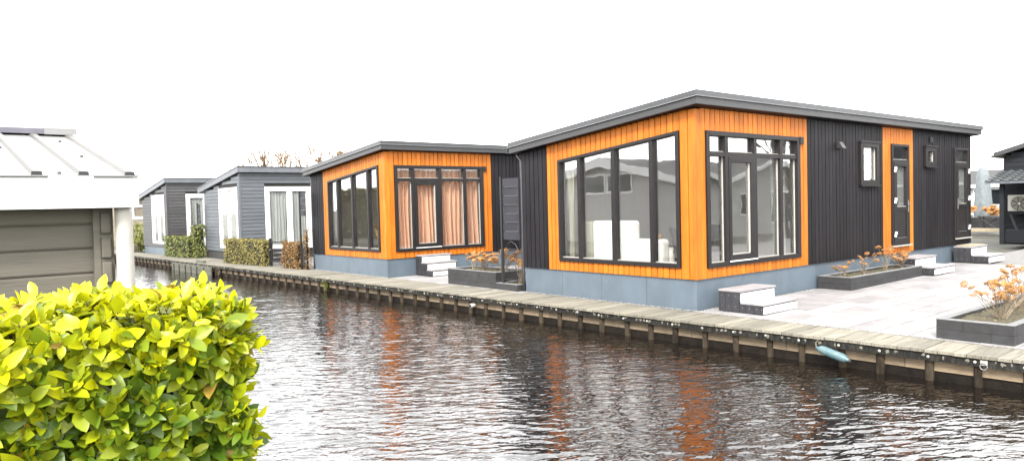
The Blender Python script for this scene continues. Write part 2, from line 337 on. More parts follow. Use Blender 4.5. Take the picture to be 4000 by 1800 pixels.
# a repair sheet of grey-green boards in front of the piles, and a mooring bollard board on top
rp = empty('repair_sheet', (-16.6, q(-16.6)-.03, 0), ql, 'grey green plank sheet screwed over the quay wall by the ivy hedge', 'plank sheet')
GRG = mat('greygreen_plank', (.13, .135, .10), .8, .2, 5, .1, stretch=(1, 1, 2))
for j in range(2): box('plank', GRG, -2.05, 2.05, -.03, .015, -.40+.16*j+.004, -.40+.16*(j+1)-.004, rp)
for xx in (-1.8, -1.2, -.5, .1, .7, 1.4): box('batten', PILE, xx-.02, xx+.02, -.052, -.0305, -.75, -.12, rp)
bx = empty('mooring_block', (-16.0, q(-16.0)+.12, 0), ql, 'short dark timber mooring block lying on the quay edge', 'mooring block')
MB().box(-.38, .38, -.05, .05, 0, .09).build('block', GRG, bx, bevel=.01)
# fender, rope, mooring ring, pipes
fd = empty('boat_fender', (6.95, q(6.95)-.055, -.185), 0, 'pale blue cylindrical boat fender hanging against the quay wall', 'fender')
fb = MB().lathe([(.012, -.225), (.02, -.215), (.022, -.195), (.045, -.165), (.054, -.13), (.055, 0), (.054, .13), (.045, .165), (.022, .195), (.02, .215), (.012, .225)], 20).build('body', FENDM, fd, smooth=True)
fb.rotation_euler = (0, math.radians(104), 0)
MB().tube([(-.215, 0, .055), (-.235, .03, .11), (-.21, .06, .15), (-.2, .085, .19)], .006).build('rope', STEMM, fd)
MB().lathe([(.018, -.02), (.022, 0), (.018, .02)], 8, (.218, 0, -.055)).build('end_eye', IRON, fd)
mr_ = empty('mooring_ring', (8.59, q(8.59)+.018, -.085), ql, 'galvanised mooring ring on a square plate on the quay beam', 'mooring ring')
MB().box(-.035, .035, -.008, 0, -.02, .035).build('plate', BOLTM, mr_, bevel=.003)
MB().tube([(.036*math.cos(a), -.016, -.03+.036*math.sin(a)) for a in [2*math.pi*i/20 for i in range(21)]], .006).build('ring', ALU, mr_, smooth=True)
pp = empty('drain_pipe', (-.35, q(-.35)+.02, -.2), ql, 'short grey drain pipe stub sticking out of the quay wall', 'pipe')
MB().tube([(0, .1, 0), (0, -.06, 0)], .038, 12).build('stub', PVC, pp, smooth=True); MB().tube([(0, -.061, 0), (0, -.064, 0)], .03, 12).build('mouth', IRON, pp)
for i, (xx, s_, lb) in enumerate(((-6.45, .16, 'small green weed tuft growing between quay piles below the orange corner'), (-14.0, .22, 'dry twiggy weed hanging off the quay beside the plank sheet'))):
    t = empty('quay_weed', (xx, q(xx)+.02, -.14), 0, lb, 'weed')
    V = []; Fq = []; R = []
    for j in range(60):
        a = rng.uniform(0, 6.28); d = Vector((math.cos(a)*.5, -abs(rng.normal(0, .4)), rng.uniform(-1.2, .4))).normalized(); p0 = Vector((rng.normal(0, .05), -.02, rng.normal(-.04, .05))); p1 = p0+d*s_*rng.uniform(.4, 1); sd = Vector((.012, 0, .006)); b = len(V)
        V += [p0-sd, p0+sd, p1+sd*.4, p1-sd*.4]; Fq.append((b, b+1, b+2, b+3)); R.append(rng.random())
    mesh_np('foliage', V, Fq, SHRUBM if i == 0 else STEMM, t, R)

# ------------------------------------------------------------------ chalets A and B
W, L, S = 4.283, 11.57, .505
SLOPE = .1
def soff(x): return 3.262-SLOPE*(W-x)
def curtain(name, lab, a0, a1, z0, z1, axis, off, M, amp=.035, nw=None, loc=(0, 0, 0), rz=0, cat='curtain'):
    nw = nw or max(2, int((a1-a0)/.13)); n = nw*10; V = []; Fq = []; ph = random.uniform(0, 6); rows = 6
    for i in range(n+1):
        t = i/n; a = a0+(a1-a0)*t
        for j in range(rows+1):
            s = j/rows; d = amp*(.75+.35*(1-s))*math.sin(nw*2*math.pi*t+ph+.9*math.sin(3.1*t*nw*.7+ph)+.25*s)+.01*math.sin(9*t+5*s); aa = a+.012*math.sin(5*s+9*t)
            z = z0+(z1-z0)*s
            V.append((aa, off+d, z) if axis == 'x' else (off+d, aa, z))
    for i in range(n):
        for j in range(rows): b = i*(rows+1)+j; Fq.append((b, b+rows+1, b+rows+2, b+1))
    o = mesh_np(name, V, Fq, M, None, None, True); o.location = loc; o.rotation_euler = (0, 0, rz); tag(o, lab, cat); return o
def rects_with_holes(x0, x1, z0, z1, holes):
    """split a rectangle into rectangles around holes (a0,a1,b0,b1) sorted by a"""
    out = []; x = x0
    for a0, a1, b0, b1 in sorted(holes):
        if a0 > x: out.append((x, a0, z0, z1))
        if b0 > z0: out.append((a0, a1, z0, b0))
        if b1 < z1: out.append((a0, a1, b1, z1))
        x = a1
    if x < x1: out.append((x, x1, z0, z1))
    return out
FW = (1.108, 3.988, .68, 2.609, 2.914)                       # facade window
SW = (.28, 3.15, .67, 2.90)                                  # side window
W1 = (5.50, 6.32, 1.99, 2.905); D1 = (6.965, 7.835, .66, 2.905); W2 = (8.69, 9.31, 2.42, 2.91); D2 = (10.44, 11.36, .66, 2.915)
def chalet(label, loc, rz, which):
    h = empty('chalet', loc, rz, label, 'chalet', 'orange and black chalets on the quay')
    fw_t = lambda x: FW[3]+(FW[4]-FW[3])*(x-FW[0])/(FW[1]-FW[0])
    # core walls and lining
    for nm, M, d0, d1 in (('wall', BLACK, .022, .07), ('lining', LINING, .0705, .12)):
        mb = MB()
        i0 = d0; i1 = W-d0; zb_ = S+.002
        for a0, a1 in ((i0, FW[0]+.04), (FW[1]-.04, i1)): mb.prism([(a0, zb_), (a1, zb_), (a1, soff(a1)), (a0, soff(a0))], 'y', d0, d1)
        a0, a1 = FW[0]+.04, FW[1]-.04
        mb.prism([(a0, zb_), (a1, zb_), (a1, FW[2]+.04), (a0, FW[2]+.04)], 'y', d0, d1)
        mb.prism([(a0, fw_t(a0)-.04), (a1, fw_t(a1)-.04), (a1, soff(a1)), (a0, soff(a0))], 'y', d0, d1)
        hs_ = [(a+.03, b-.03, c+.03, d-.03) for a, b, c, d in (SW, W1, D1, W2, D2)]
        for r in rects_with_holes(d1+.0005, L-d1, zb_, soff(W)-.02, hs_): mb.prism([(r[0], r[2]), (r[1], r[2]), (r[1], r[3]), (r[0], r[3])], 'x', W-d1, W-d0)
        mb.box(d0, d1, d1+.0005, L-d1, zb_, soff(0)+.002); mb.prism([(i0, zb_), (i1, zb_), (i1, soff(i1)), (i0, soff(i0))], 'y', L-d1+.0005, L-d0)
        if nm == 'lining':
            mb.prism([(d1, .3), (W-d1, .3), (W-d1, soff(W-d1)-.03), (d1, soff(d1)-.03)], 'y', 4.9, 4.98)
        mb.build(nm, M, h)
    MB().box(.13, W-.13, .13, L-.13, .40, .50).build('floor', FLOORW, h)
    MB().prism([(.1, soff(.1)-.05), (W-.1, soff(W-.1)-.05), (W-.1, soff(W-.1)-.02), (.1, soff(.1)-.02)], 'y', .121, L-.121).build('ceiling', LINING, h)
    # cladding, facade
    gap = .0085
    def fboards(a, b, M, z0f, z1f):
        n = max(1, round((b-a)/.126)); p = (b-a)/n
        for i in range(n):
            xa, xb = a+i*p+gap, a+(i+1)*p-gap; o0 = random.uniform(-.002, .002); box('board', M, xa, xb, o0, .022, z0f, z1f(xa)-.006, h)
    fboards(.0, .78, BLACK, S, soff); fboards(.78, FW[0], ORANGE, S, soff); fboards(FW[1], W-.13, ORANGE, S, soff)
    fboards(FW[0], FW[1], ORANGE, S, lambda x: FW[2]+.006)
    n = round((FW[1]-FW[0])/.126); p = (FW[1]-FW[0])/n
    for i in range(n): xa = FW[0]+i*p+gap; xb = FW[0]+(i+1)*p-gap; box('board', ORANGE, xa, xb, random.uniform(-.002, .002), .022, fw_t(xa)-.03, soff(xa)-.006, h)
    # corner board wraps round
    MB().prism([(W-.13+gap, -.004), (W+.004, -.004), (W+.004, .145), (W-.022, .145), (W-.022, .022), (W-.13+gap, .022)], 'z', S-.002, soff(W)-.03).build('corner_board', ORANGE, h, bevel=.004)
    # cladding, long wall
    def lboards(a, b, M, holes=None):
        n = max(1, round((b-a)/.135)); p = (b-a)/n
        spans = [(S, soff(W)-.012)] if not holes else [(S, holes[0]+.02), (holes[1]-.02, soff(W)-.012)]
        for i in range(n):
            for z0, z1 in spans: o0 = random.uniform(-.002, .002); box('board', M, W-.022, W+o0, a+i*p+gap, a+(i+1)*p-gap, z0, z1, h)
    end = L if which == 'A' else 9.31
    segs = [(.145, SW[0], ORANGE, None), (SW[0], SW[1], ORANGE, SW[2:]), (SW[1], 3.45, ORANGE, None), (3.45, W1[0], BLACK, None), (W1[0], W1[1], BLACK, W1[2:]), (W1[1], 6.58, BLACK, None), (6.58, D1[0], ORANGE, None), (D1[0], D1[1], ORANGE, D1[2:]), (D1[1], 8.1, ORANGE, None), (8.1, W2[0], BLACK, None), (W2[0], W2[1], BLACK, W2[2:]), (W2[1], D2[0], BLACK, None), (D2[0], D2[1], BLACK, D2[2:]), (D2[1], L, BLACK, None)]
    for s in segs: lboards(*s)
    # skirt panels
    for a, b in ((.03, 1.124), (1.124, 2.16), (2.16, 3.22), (3.22, W-.1)): box('skirt_panel', SKIRT, a+.003, b-.003, .03, .05, -.03, S-.004, h)
    MB().prism([(W-.1, .024), (W-.024, .024), (W-.024, .1), (W-.05, .1), (W-.05, .05), (W-.1, .05)], 'z', -.03, S-.004).build('skirt_corner', SKIRT, h, bevel=.003)
    y = .1
    while y < L-.2:
        b = min(y+1.22, L-.03); box('skirt_panel', SKIRT, W-.05, W-.03, y+.003, b-.003, -.03, S-.004, h); y = b
    box('skirt_panel', SKIRT, .03, .05, .06, L-.03, -.03, S-.004, h)
    # roof: proud upper trim, set-back fascia below
    x0, x1, y0, y1 = -.172, W+.208, -.208, L+.254
    zt = lambda x: 3.5-SLOPE*(x1-x)
    def slab(mb, ins, t, b): mb.prism([(x0+ins, zt(x0+ins)-b), (x1-ins, zt(x1-ins)-b), (x1-ins, zt(x1-ins)-t), (x0+ins, zt(x0+ins)-t)], 'y', y0+ins, y1-ins); return mb
    rf = slab(MB(), 0, 0, .092).build('roof', TRIM, h, bevel=.006)
    slab(MB(), -.010, .0925, .1025).build('drip_edge', ALU, rf)
    slab(MB(), .028, .103, .2155).build('fascia', FASC, rf); slab(MB(), .034, .216, .223).build('soffit', BLACK, rf)  # black soffit panel: the shadow band under the eaves put into its colour
    # eaves gutter and downpipe on the low side
    gx = x0-.105; gzz = zt(x0)-.2
    MB().prism([(gx, gzz+.11), (gx+.02, gzz), (gx+.1, gzz), (gx+.1, gzz+.11), (gx+.09, gzz+.11), (gx+.09, gzz+.012), (gx+.026, gzz+.012), (gx+.012, gzz+.11)], 'y', y0+.05, y1-.05).build('gutter', TRIM, h)
    MB().tube([(gx+.06, .10, gzz+.01), (gx+.07, .09, gzz-.05), (-.055, .05, gzz-.14), (-.05, .05, gzz-.2), (-.05, .05, S-.1), (-.05, .05, .0)], .034, 10).build('downpipe', TRIM, h, smooth=True)
    # facade window
    fm = .055; mb = MB()
    a0, a1, b0 = FW[0], FW[1], FW[2]
    mb.prism([(a0, b0), (a0+fm, b0+.07), (a0+fm, fw_t(a0+fm)-fm), (a0, fw_t(a0))], 'y', -.035, .1)
    mb.prism([(a1, b0), (a1-fm-.015, b0+.07), (a1-fm-.015, fw_t(a1-fm)-fm), (a1, fw_t(a1))], 'y', -.035, .1)
    mb.prism([(a0, b0), (a1, b0), (a1-fm-.015, b0+.07), (a0+fm, b0+.07)], 'y', -.035, .1)
    mb.prism([(a0, fw_t(a0)), (a0+fm, fw_t(a0+fm)-fm), (a1-fm-.015, fw_t(a1-fm)-fm), (a1, fw_t(a1))], 'y', -.035, .1)
    wn = mb.build('window', DARKF, h, bevel=.006)
    cols = [(a0+fm, 1.631), (1.712, 2.488), (2.577, 3.357), (3.437, a1-fm-.015)]
    for c0, c1 in cols:
        MB().prism([(c0, b0+.07), (c1, b0+.07), (c1, fw_t(c1)-fm), (c0, fw_t(c0)-fm)], 'y', .048, .056).build('pane', GLASS, wn)
        MB().box(c0+.002, c1-.002, .02, .047, b0+.0705, b0+.085).build('bead', BEAD, wn)
        MB().box(c1-.016, c1-.002, .03, .0475, b0+.086, fw_t(c1)-fm-.02).build('bead', BEAD, wn)
    for (u_, c0), (c1, v_) in zip(cols[:-1], cols[1:]): MB().prism([(c0, b0+.06), (c1, b0+.06), (c1, fw_t(c1)-fm+.01), (c0, fw_t(c0)-fm+.01)], 'y', -.02, .095).build('mullion', DARKF, wn)
    # side window with glazed door
    a0, a1, b0, b1 = SW; X = W; mb = MB()
    def ring(mb, a0, a1, b0, b1, l, r, b, t, d0, d1):
        mb.prism([(a0, b0), (a0+l, b0+b), (a0+l, b1-t), (a0, b1)], 'x', d0, d1); mb.prism([(a1, b0), (a1-r, b0+b), (a1-r, b1-t), (a1, b1)], 'x', d0, d1)
        mb.prism([(a0, b0), (a1, b0), (a1-r, b0+b), (a0+l, b0+b)], 'x', d0, d1); mb.prism([(a0, b1), (a1, b1), (a1-r, b1-t), (a0+l, b1-t)], 'x', d0, d1); return mb
    wn = ring(mb, a0, a1, b0, b1, .085, .10, .075, .08, X-.1, X+.035).build('window', DARKF, h, bevel=.006)
    MB().box(X-.1, X+.05, a1-.02, a1+.10, b1-.135, b1+.004).build('shutter_box', DARKF, wn, bevel=.006)
    vs_ = [(a0+.085, .80), (.885, 1.649), (1.731, 2.475), (2.558, a1-.10)]
    for (u_, c0), (c1, v_) in zip(vs_[:-1], vs_[1:]): MB().box(X-.095, X+.02, c0, c1, b0+.07, b1-.07).build('mullion', DARKF, wn)
    for c0, c1 in vs_:
        MB().box(X-.09, X+.018, c0, c1, 2.49, 2.565).build('transom', DARKF, wn)
        MB().box(X-.056, X-.048, c0, c1, 2.565, b1-.08).build('pane', GLASS, wn)
        MB().box(X-.047, X-.02, c0+.002, c1-.002, 2.5655, 2.578).build('bead', BEAD, wn)
    for i in (0, 2, 3):
        c0, c1 = vs_[i]
        MB().box(X-.056, X-.048, c0, c1, b0+.075, 2.49).build('pane', GLASS, wn); MB().box(X-.047, X-.02, c0+.002, c1-.002, b0+.0755, b0+.088).build('bead', BEAD, wn); MB().box(X-.0475, X-.03, c1-.018, c1-.002, b0+.089, 2.485).build('bead', BEAD, wn)
    c0, c1 = vs_[1]
    dr = ring(MB(), c0+.004, c1-.004, b0+.08, 2.488, .075, .115, .10, .095, X-.07, X+.03).build('door', DARKF, h, bevel=.006)
    MB().box(X-.03, X-.022, c0+.07, c1-.11, b0+.17, 2.40).build('pane', GLASS, dr); MB().box(X-.021, X+.005, c1-.14, c1-.12, b0+.181, 2.39).build('bead', BEAD, dr); MB().box(X-.021, X+.005, c0+.08, c1-.12, b0+.1805, b0+.194).build('bead', BEAD, dr)
    MB().box(X+.036, X+.06, c0-.02, c1+.02, b0+.065, b0+.085).build('threshold', WHITEP, dr, bevel=.004)
    # plain small windows and the doors
    def small_window(a0, a1, b0, b1, fr, head):
        wn = ring(MB(), a0, a1, b0, b1, fr, fr, fr, fr, X-.1, X+.05).build('window', DARKF, h, bevel=.006)
        MB().box(X+.0505, X+.07, a0-.03, a1+.03, b1-.02, b1+.015).build('head_trim', DARKF, wn); MB().box(X+.0505, X+.075, a0-.02, a1+.02, b0-.015, b0+.02).build('sill', DARKF, wn)
        MB().box(X-.02, X-.012, a0+fr, a1-fr, b0+fr, b1-fr).build('pane', GLASS, wn); MB().box(X-.011, X+.01, a1-fr-.025, a1-fr-.002, b0+fr+.002, b1-fr-.002).build('bead', BEAD, wn)
        return wn
    small_window(*W1, .12, 1); small_window(*W2, .13, 1)
    def side_door(a0, a1, b0, b1, hinge_left):
        f = ring(MB(), a0, a1, b0, b1, .06, .06, .05, .06, X-.1, X+.035).build('door_frame', DARKF, h, bevel=.005)
        MB().box(X-.09, X+.03, a0+.06, a1-.06, 2.51, 2.56).build('transom', DARKF, f); MB().box(X-.03, X-.022, a0+.06, a1-.06, 2.56, b1-.06).build('pane', GLASS, f)
        MB().box(X-.021, X+.0, a0+.065, a1-.065, 2.562, 2.574).build('bead', BEAD, f)
        d = ring(MB(), a0+.062, a1-.062, b0+.052, 2.508, .13, .13, .12, .1, X-.05, X+.05).build('door', DARKF, h, bevel=.006)
        MB().box(X-.04, X+.03, a0+.19, a1-.19, b0+.17, 1.44).build('door_panel', DARKF, d); MB().box(X-.05, X+.05, a0+.19, a1-.19, 1.4405, 1.52).build('mid_rail', DARKF, d)
        MB().box(X+.0, X+.008, a0+.19, a1-.19, 1.52, 2.41).build('pane', GLASS, d); MB().box(X-.03, X-.02, a0+.195, a1-.195, 1.525, 2.40).build('net_curtain', CURTW, d)
        MB().box(X+.0085, X+.03, a0+.19, a1-.19, 1.521, 1.535).build('bead', BEAD, d); MB().box(X+.0305, X+.045, a0+.2, a1-.2, b0+.165, b0+.18).build('bead', ALU, d)
        hv = a0+.075 if hinge_left else a1-.075
        for z in (.86, 1.60, 2.28): MB().box(X+.05, X+.075, hv-.045, hv+.03, z, z+.06).box(X+.05, X+.08, hv-.02, hv+.055, z+.055, z+.12).build('hinge', WHITEP, d, bevel=.008)
        kv = a1-.125 if hinge_left else a0+.125; s_ = -1 if hinge_left else 1
        MB().box(X+.0505, X+.062, kv-.02, kv+.02, 1.40, 1.66).box(X+.062, X+.10, kv-.012, kv+.012, 1.57, 1.594).box(X+.085, X+.105, min(kv, kv+s_*.13), max(kv, kv+s_*.13), 1.57, 1.594).build('handle', ALU, d, bevel=.004)
        MB().box(X+.036, X+.09, a0-.01, a1+.01, b0-.012, b0+.012).build('threshold', BEAD, f)
    side_door(*D1, True); side_door(*D2, False)
    lamp = MB().prism([(X+.001, 2.86), (X+.06, 2.86), (X+.14, 2.73), (X+.001, 2.73)], 'y', 4.56, 4.70).build('wall_lamp', FASC, h, bevel=.005)
    box('vent_grille', DARKF, X+.003, X+.02, 9.0, 9.17, 3.0, 3.13, h)
    # screw heads in the skirt
    for xx in (1.3, 2.3, 3.4): MB().lathe([(.012, 0), (.012, .004), (.004, .008)], 8).build('screw', ALU, h).matrix_local = Matrix.Translation((xx, .03, .36)) @ Matrix.Rotation(math.pi/2, 4, 'X')
    return h
A = chalet('large orange and black chalet nearest the camera, with white sofa behind its window', (0, 0, 0), 0, 'A')
BL = Vector((-9.318, -.324, -.027)); BR = .00926
B = chalet('orange and black chalet further along the quay, with rose beige curtains', BL, BR, 'B')
gravel('gravel', 0, -.0, W+.1, -.0, .05, 420); gravel('gravel', W+.03, 0, W+.05, 3.6, .05, 380); gravel('gravel', -9.3, -.325, -5.0, -.285, .05, 380); gravel('gravel', 4.4, -.03, 11, -.03, .05, 420)

# things inside chalet A
curtain('curtain', 'narrow cream curtain at left end of the front window above the sofa', 1.17, 1.32, .56, 2.45, 'x', .22, CURTC)
curtain('curtain', 'cream curtain at right end of the front window of the large chalet', 3.70, 3.92, .56, 2.75, 'x', .24, CURTC)
curtain('curtain', 'cream curtain in the corner pane of the large chalet side window', .36, .56, .56, 2.75, 'y', W-.24, CURTC)
curtain('curtain', 'pale curtain behind the right panes of the large chalet side window', 2.55, 3.02, .56, 2.75, 'y', W-.24, CURTW)
curtain('net_curtain', 'net curtain in the small upright window beside the orange door strip', 5.62, 6.2, 2.0, 2.45, 'y', W-.2, CURTW, .012)
sf = empty('sofa', (1.55, .30, .5), 0, 'white corner sofa with its back to the front window of the large chalet', 'sofa')
MB().box(.14, 1.14, 0, .22, .06, .94).build('backrest', SOFA, sf, bevel=.05); MB().box(.14, 1.80, .23, .95, .06, .42).build('seat', SOFA, sf, bevel=.05); MB().box(1.15, 1.80, 0, .22, .06, .62).build('armrest', SOFA, sf, bevel=.05); MB().box(-.14, .135, 0, .95, .06, .93).build('side_cushion', CURTC, sf, bevel=.05)
for a, b in ((-.08, .1), (1.7, .1), (-.08, .85), (1.7, .85)): MB().lathe([(.02, 0), (.02, .06)], 8, (a, b, 0)).build('leg', IRON, sf)
for i, (xx, M_, lb) in enumerate(((3.10, IRON, 'small dark cup on the white sofa ledge'), (3.22, CHAIRM, 'small tan cup on the white sofa ledge'))):
    o = MB().lathe([(.03, 0), (.04, .02), (.042, .09), (.036, .09), (.034, .02)], 12).build('cup', M_, smooth=True); o.location = (xx, .41, 1.12); tag(o, lb, 'cup')
def armchair(lab, loc, rz, shell, seatm):
    t = empty('armchair', loc, rz, lab, 'armchair')
    V = []; n = 14
    mb = MB()
    for i in range(n):
        a0 = math.radians(-115+230*i/n); a1 = math.radians(-115+230*(i+1)/n)
        def P(a, r, z): return (r*math.sin(a), r*math.cos(a)*.9, z)
        def top(a): return .66+.16*max(0, math.cos(a))
        mb.add([P(a0, .27, .36), P(a1, .27, .36), P(a1, .36, top(a1)), P(a0, .36, top(a0)), P(a0, .24, .36), P(a1, .24, .36), P(a1, .325, top(a1)), P(a0, .325, top(a0))], [(0, 1, 2, 3), (5, 4, 7, 6), (3, 2, 6, 7), (0, 3, 7, 4), (1, 5, 6, 2)])
    mb.build('shell', shell, t, smooth=True); MB().lathe([(.02, .36), (.26, .36), (.27, .40), (.24, .44), (.02, .45)], 18).build('seat', seatm, t, smooth=True)
    for sx in (-1, 1):
        for sy in (-1, 1): MB().tube([(sx*.15, sy*.15, .37), (sx*.27, sy*.26, 0)], .014).build('leg', IRON, t)
armchair('dark armchair behind the corner pane of the large chalet', (3.62, .68, .5), 2.4, IRON, IRON)
armchair('dark armchair deeper in the room of the large chalet', (3.35, 1.75, .5), .6, IRON, IRON)
# chalet B contents
def bl(u, v, z=0): c_, s_ = math.cos(BR), math.sin(BR); return (BL.x+u*c_-v*s_, BL.y+u*s_+v*c_, BL.z+z)
curtain('curtain', 'rose beige curtain drawn across the left side panes of the farther orange chalet', .36, 1.66, .54, 2.86, 'y', W-.19, CURTB, .07, 9, BL, BR)
curtain('curtain', 'rose beige curtain drawn across the right side panes of the farther orange chalet', 1.72, 3.1, .54, 2.86, 'y', W-.19, CURTB, .07, 9, BL, BR)
curtain('curtain', 'thin white curtain at left end of the farther orange chalet front window', 1.17, 1.40, .56, 2.4, 'x', .22, CURTW, .02, 3, BL, BR)
armchair('tan shell armchair in the left part of the farther orange chalet', bl(2.35, 1.15, .5), 1.9, CHAIRM, CURTC)
armchair('tan shell armchair at the right edge of the farther orange chalet window', bl(3.45, .95, .5), -1.6, CHAIRM, CURTC)

# ------------------------------------------------------------------ steps
def steps(lab, loc, rz, n, depth, width, rise, tread, rm=None):
    t = empty('steps', loc, rz, lab, 'steps', 'steps up to chalet doors')
    H_ = n*rise
    for s in (0, 1):
        ya, yb = (0, .03) if s == 0 else (width-.03, width)
        x = 0
        while x < depth-.02:
            b = min(x+.125, depth-.02); mid = (x+b)/2; k = min(n-1, max(0, int((mid-(depth-tread*(n-1)))//tread)+1)) if mid > depth-tread*(n-1) else 0
            zt_ = H_-k*rise-.03
            o = MB().box(x+.003, b-.003, ya, yb, .02, zt_).build('side_board', STEPB, t)
            if s == 0:
                for zz in (.1, zt_-.06): MB().lathe([(.007, 0), (.007, .003)], 6).build('screw', ALU, o).matrix_local = Matrix.Translation((mid, ya, zz)) @ Matrix.Rotation(math.pi/2, 4, 'X')
            x = b
    for k in range(n):
        xe = depth-tread*(n-1-k) if n > 1 else depth
        zt_ = H_-k*rise; xs = 0 if k == 0 else depth-tread*(n-k)+.003
        m_ = (xs+xe)/2
        MB().box(xs, m_-.003, -.005, width+.005, zt_-.028, zt_).build('tread', TREADM, t, bevel=.003); MB().box(m_+.003, xe+.012, -.005, width+.005, zt_-.028, zt_).build('tread', TREADM, t, bevel=.003)
        MB().box(xe-.02, xe-.001, .031, width-.031, zt_-rise+(.0 if k < n-1 else .025), zt_-.045).build('riser', rm or WHITES, t); MB().box(xe-.015, xe-.004, .031, width-.031, zt_-.044, zt_-.029).build('edge_strip', IRON, t)
    return t
steps('two tread steps of dark boards and white risers before the near glazed door', (4.50, .27, gz(.5)-.01), 0, 2, .80, 1.0, .18, .40)
steps('two tread steps below the door in the narrow orange strip', (4.40, 6.93, gz(7.3)), 0, 2, .78, 1.06, .185, .38)
steps('two tread steps below the farthest door of the large chalet', (4.34, 10.25, gz(10.8)-.01), 0, 2, .78, 1.05, .2, .38)
steps('three tread steps before the curtained door of the farther orange chalet', (-5.0, .55, -.0), BR, 3, .76, .95, .178, .255)
steps('dark three tread steps behind the black garden gate', (-15.0, .40, -.006), 0, 3, .80, 1.3, .14, .27, STEPB)
mt = MB().box(0, .35, 0, .9, 0, .02).build('door_mat', BARREL); mt.location = (4.36, 10.33, gz(10.8)+.392); tag(mt, 'pale mat on the top step of the farthest chalet door', 'mat')

# ------------------------------------------------------------------ planters and hydrangeas
def planter(lab, x0, x1, y0, y1, zb, hgt, th=.09, courses=2, bl_len=.6, caps=True):
    t = empty('planter', ((x0+x1)/2, (y0+y1)/2, zb), 0, lab, 'planter', 'anthracite block planters'); X, Y = (x1-x0)/2, (y1-y0)/2
    ch = (hgt-.012)/courses
    for c in range(courses):
        z0, z1 = c*ch+.001, (c+1)*ch-.002; off = (.5 if c % 2 else 1)*bl_len
        for sy in (-1, 1):
            a = -X; nx = -X+off
            while a < X-.01:
                b = min(nx, X); ya, yb = (-Y, -Y+th) if sy < 0 else (Y-th, Y); box('block', CONC, a+.002, b-.002, ya+random.uniform(0, .003), yb, z0, z1, t); a = b; nx = b+bl_len
        for sx in (-1, 1):
            a = -Y+th; nx = a+off
            while a < Y-th-.01:
                b = min(nx, Y-th); xa, xb = (-X, -X+th) if sx < 0 else (X-th, X); box('block', CONC, xa, xb, a+.002, b-.002, z0, z1, t); a = b; nx = b+bl_len
    c0 = courses*ch
    for r in ((-X, X, -Y, -Y+th), (-X, X, Y-th, Y), (-X, -X+th, -Y+th+.002, Y-th-.002), (X-th, X, -Y+th+.002, Y-th-.002)): MB().box(r[0]-.003, r[1]+.003, r[2]-.003, r[3]+.003, c0, c0+.014).build('cap', CAPM, t, bevel=.004)
    nx, ny = 14, 22; V = []; Fq = []
    for i in range(nx+1):
        for j in range(ny+1): V.append((-X+th-.01+(2*X-2*th+.02)*i/nx, -Y+th-.01+(2*Y-2*th+.02)*j/ny, hgt-.045+rng.normal(0, .012)))
    for i in range(nx):
        for j in range(ny): b = i*(ny+1)+j; Fq.append((b, b+ny+1, b+ny+2, b+1))
    mesh_np('soil', V, Fq, SOIL, t, None, True)
    V = []; Fq = []; R = []
    for i in range(160):
        p = Vector((rng.uniform(-X+th, X-th), rng.uniform(-Y+th, Y-th), hgt-.025)); a = rng.uniform(0, 6.28); s = rng.uniform(.012, .035); d = Vector((math.cos(a), math.sin(a), rng.uniform(-.1, .5))).normalized()*s; e = Vector((-math.sin(a), math.cos(a), 0))*s*.5; b = len(V)
        V += [p, p+d*.5+e, p+d, p+d*.5-e]; Fq.append((b, b+1, b+2, b+3)); R.append(rng.random())
    tag(mesh_np('leaf_litter', V, Fq, BEECHM, t, R), kind='stuff')
    return t
planter('long low anthracite planter against the black wall of the large chalet', 4.30, 4.95, 3.76, 6.88, gz(4.5)-.012, .25)
planter('low anthracite planter on the right end of the patio, cut by the frame', 7.81, 8.65, .075, 3.6, -.001, .245)
planter('tall anthracite planter before the farther orange chalet', -2.63, -.84, -.07, .75, -.005, .36, courses=3)
planter('narrow low block kerb bed under the black privacy screen', -.82, -.11, -.085, .55, -.005, .145, courses=1)
FH = []
def make_heads():
    for k in range(3):
        V = []; Fq = []
        for i in range(170):
            d = Vector(rng.normal(0, 1, 3)).normalized(); d.z = abs(d.z)*.8-.15; r = 1+rng.normal(0, .12); c = Vector((d.x*r, d.y*r, d.z*r*.8)); t1 = d.orthogonal().normalized(); t1 = (t1+Vector(rng.normal(0, .5, 3))).normalized(); t2 = (d+Vector(rng.normal(0, .5, 3))).cross(t1).normalized(); s = .17; b = len(V)
            V += [c+t1*s, c+t2*s, c-t1*s, c-t2*s]; Fq.append((b, b+1, b+2, b+3))
        me = mesh_np('flower_head', V, Fq, FLOWER); FH.append(me.data); bpy.data.objects.remove(me)
make_heads()
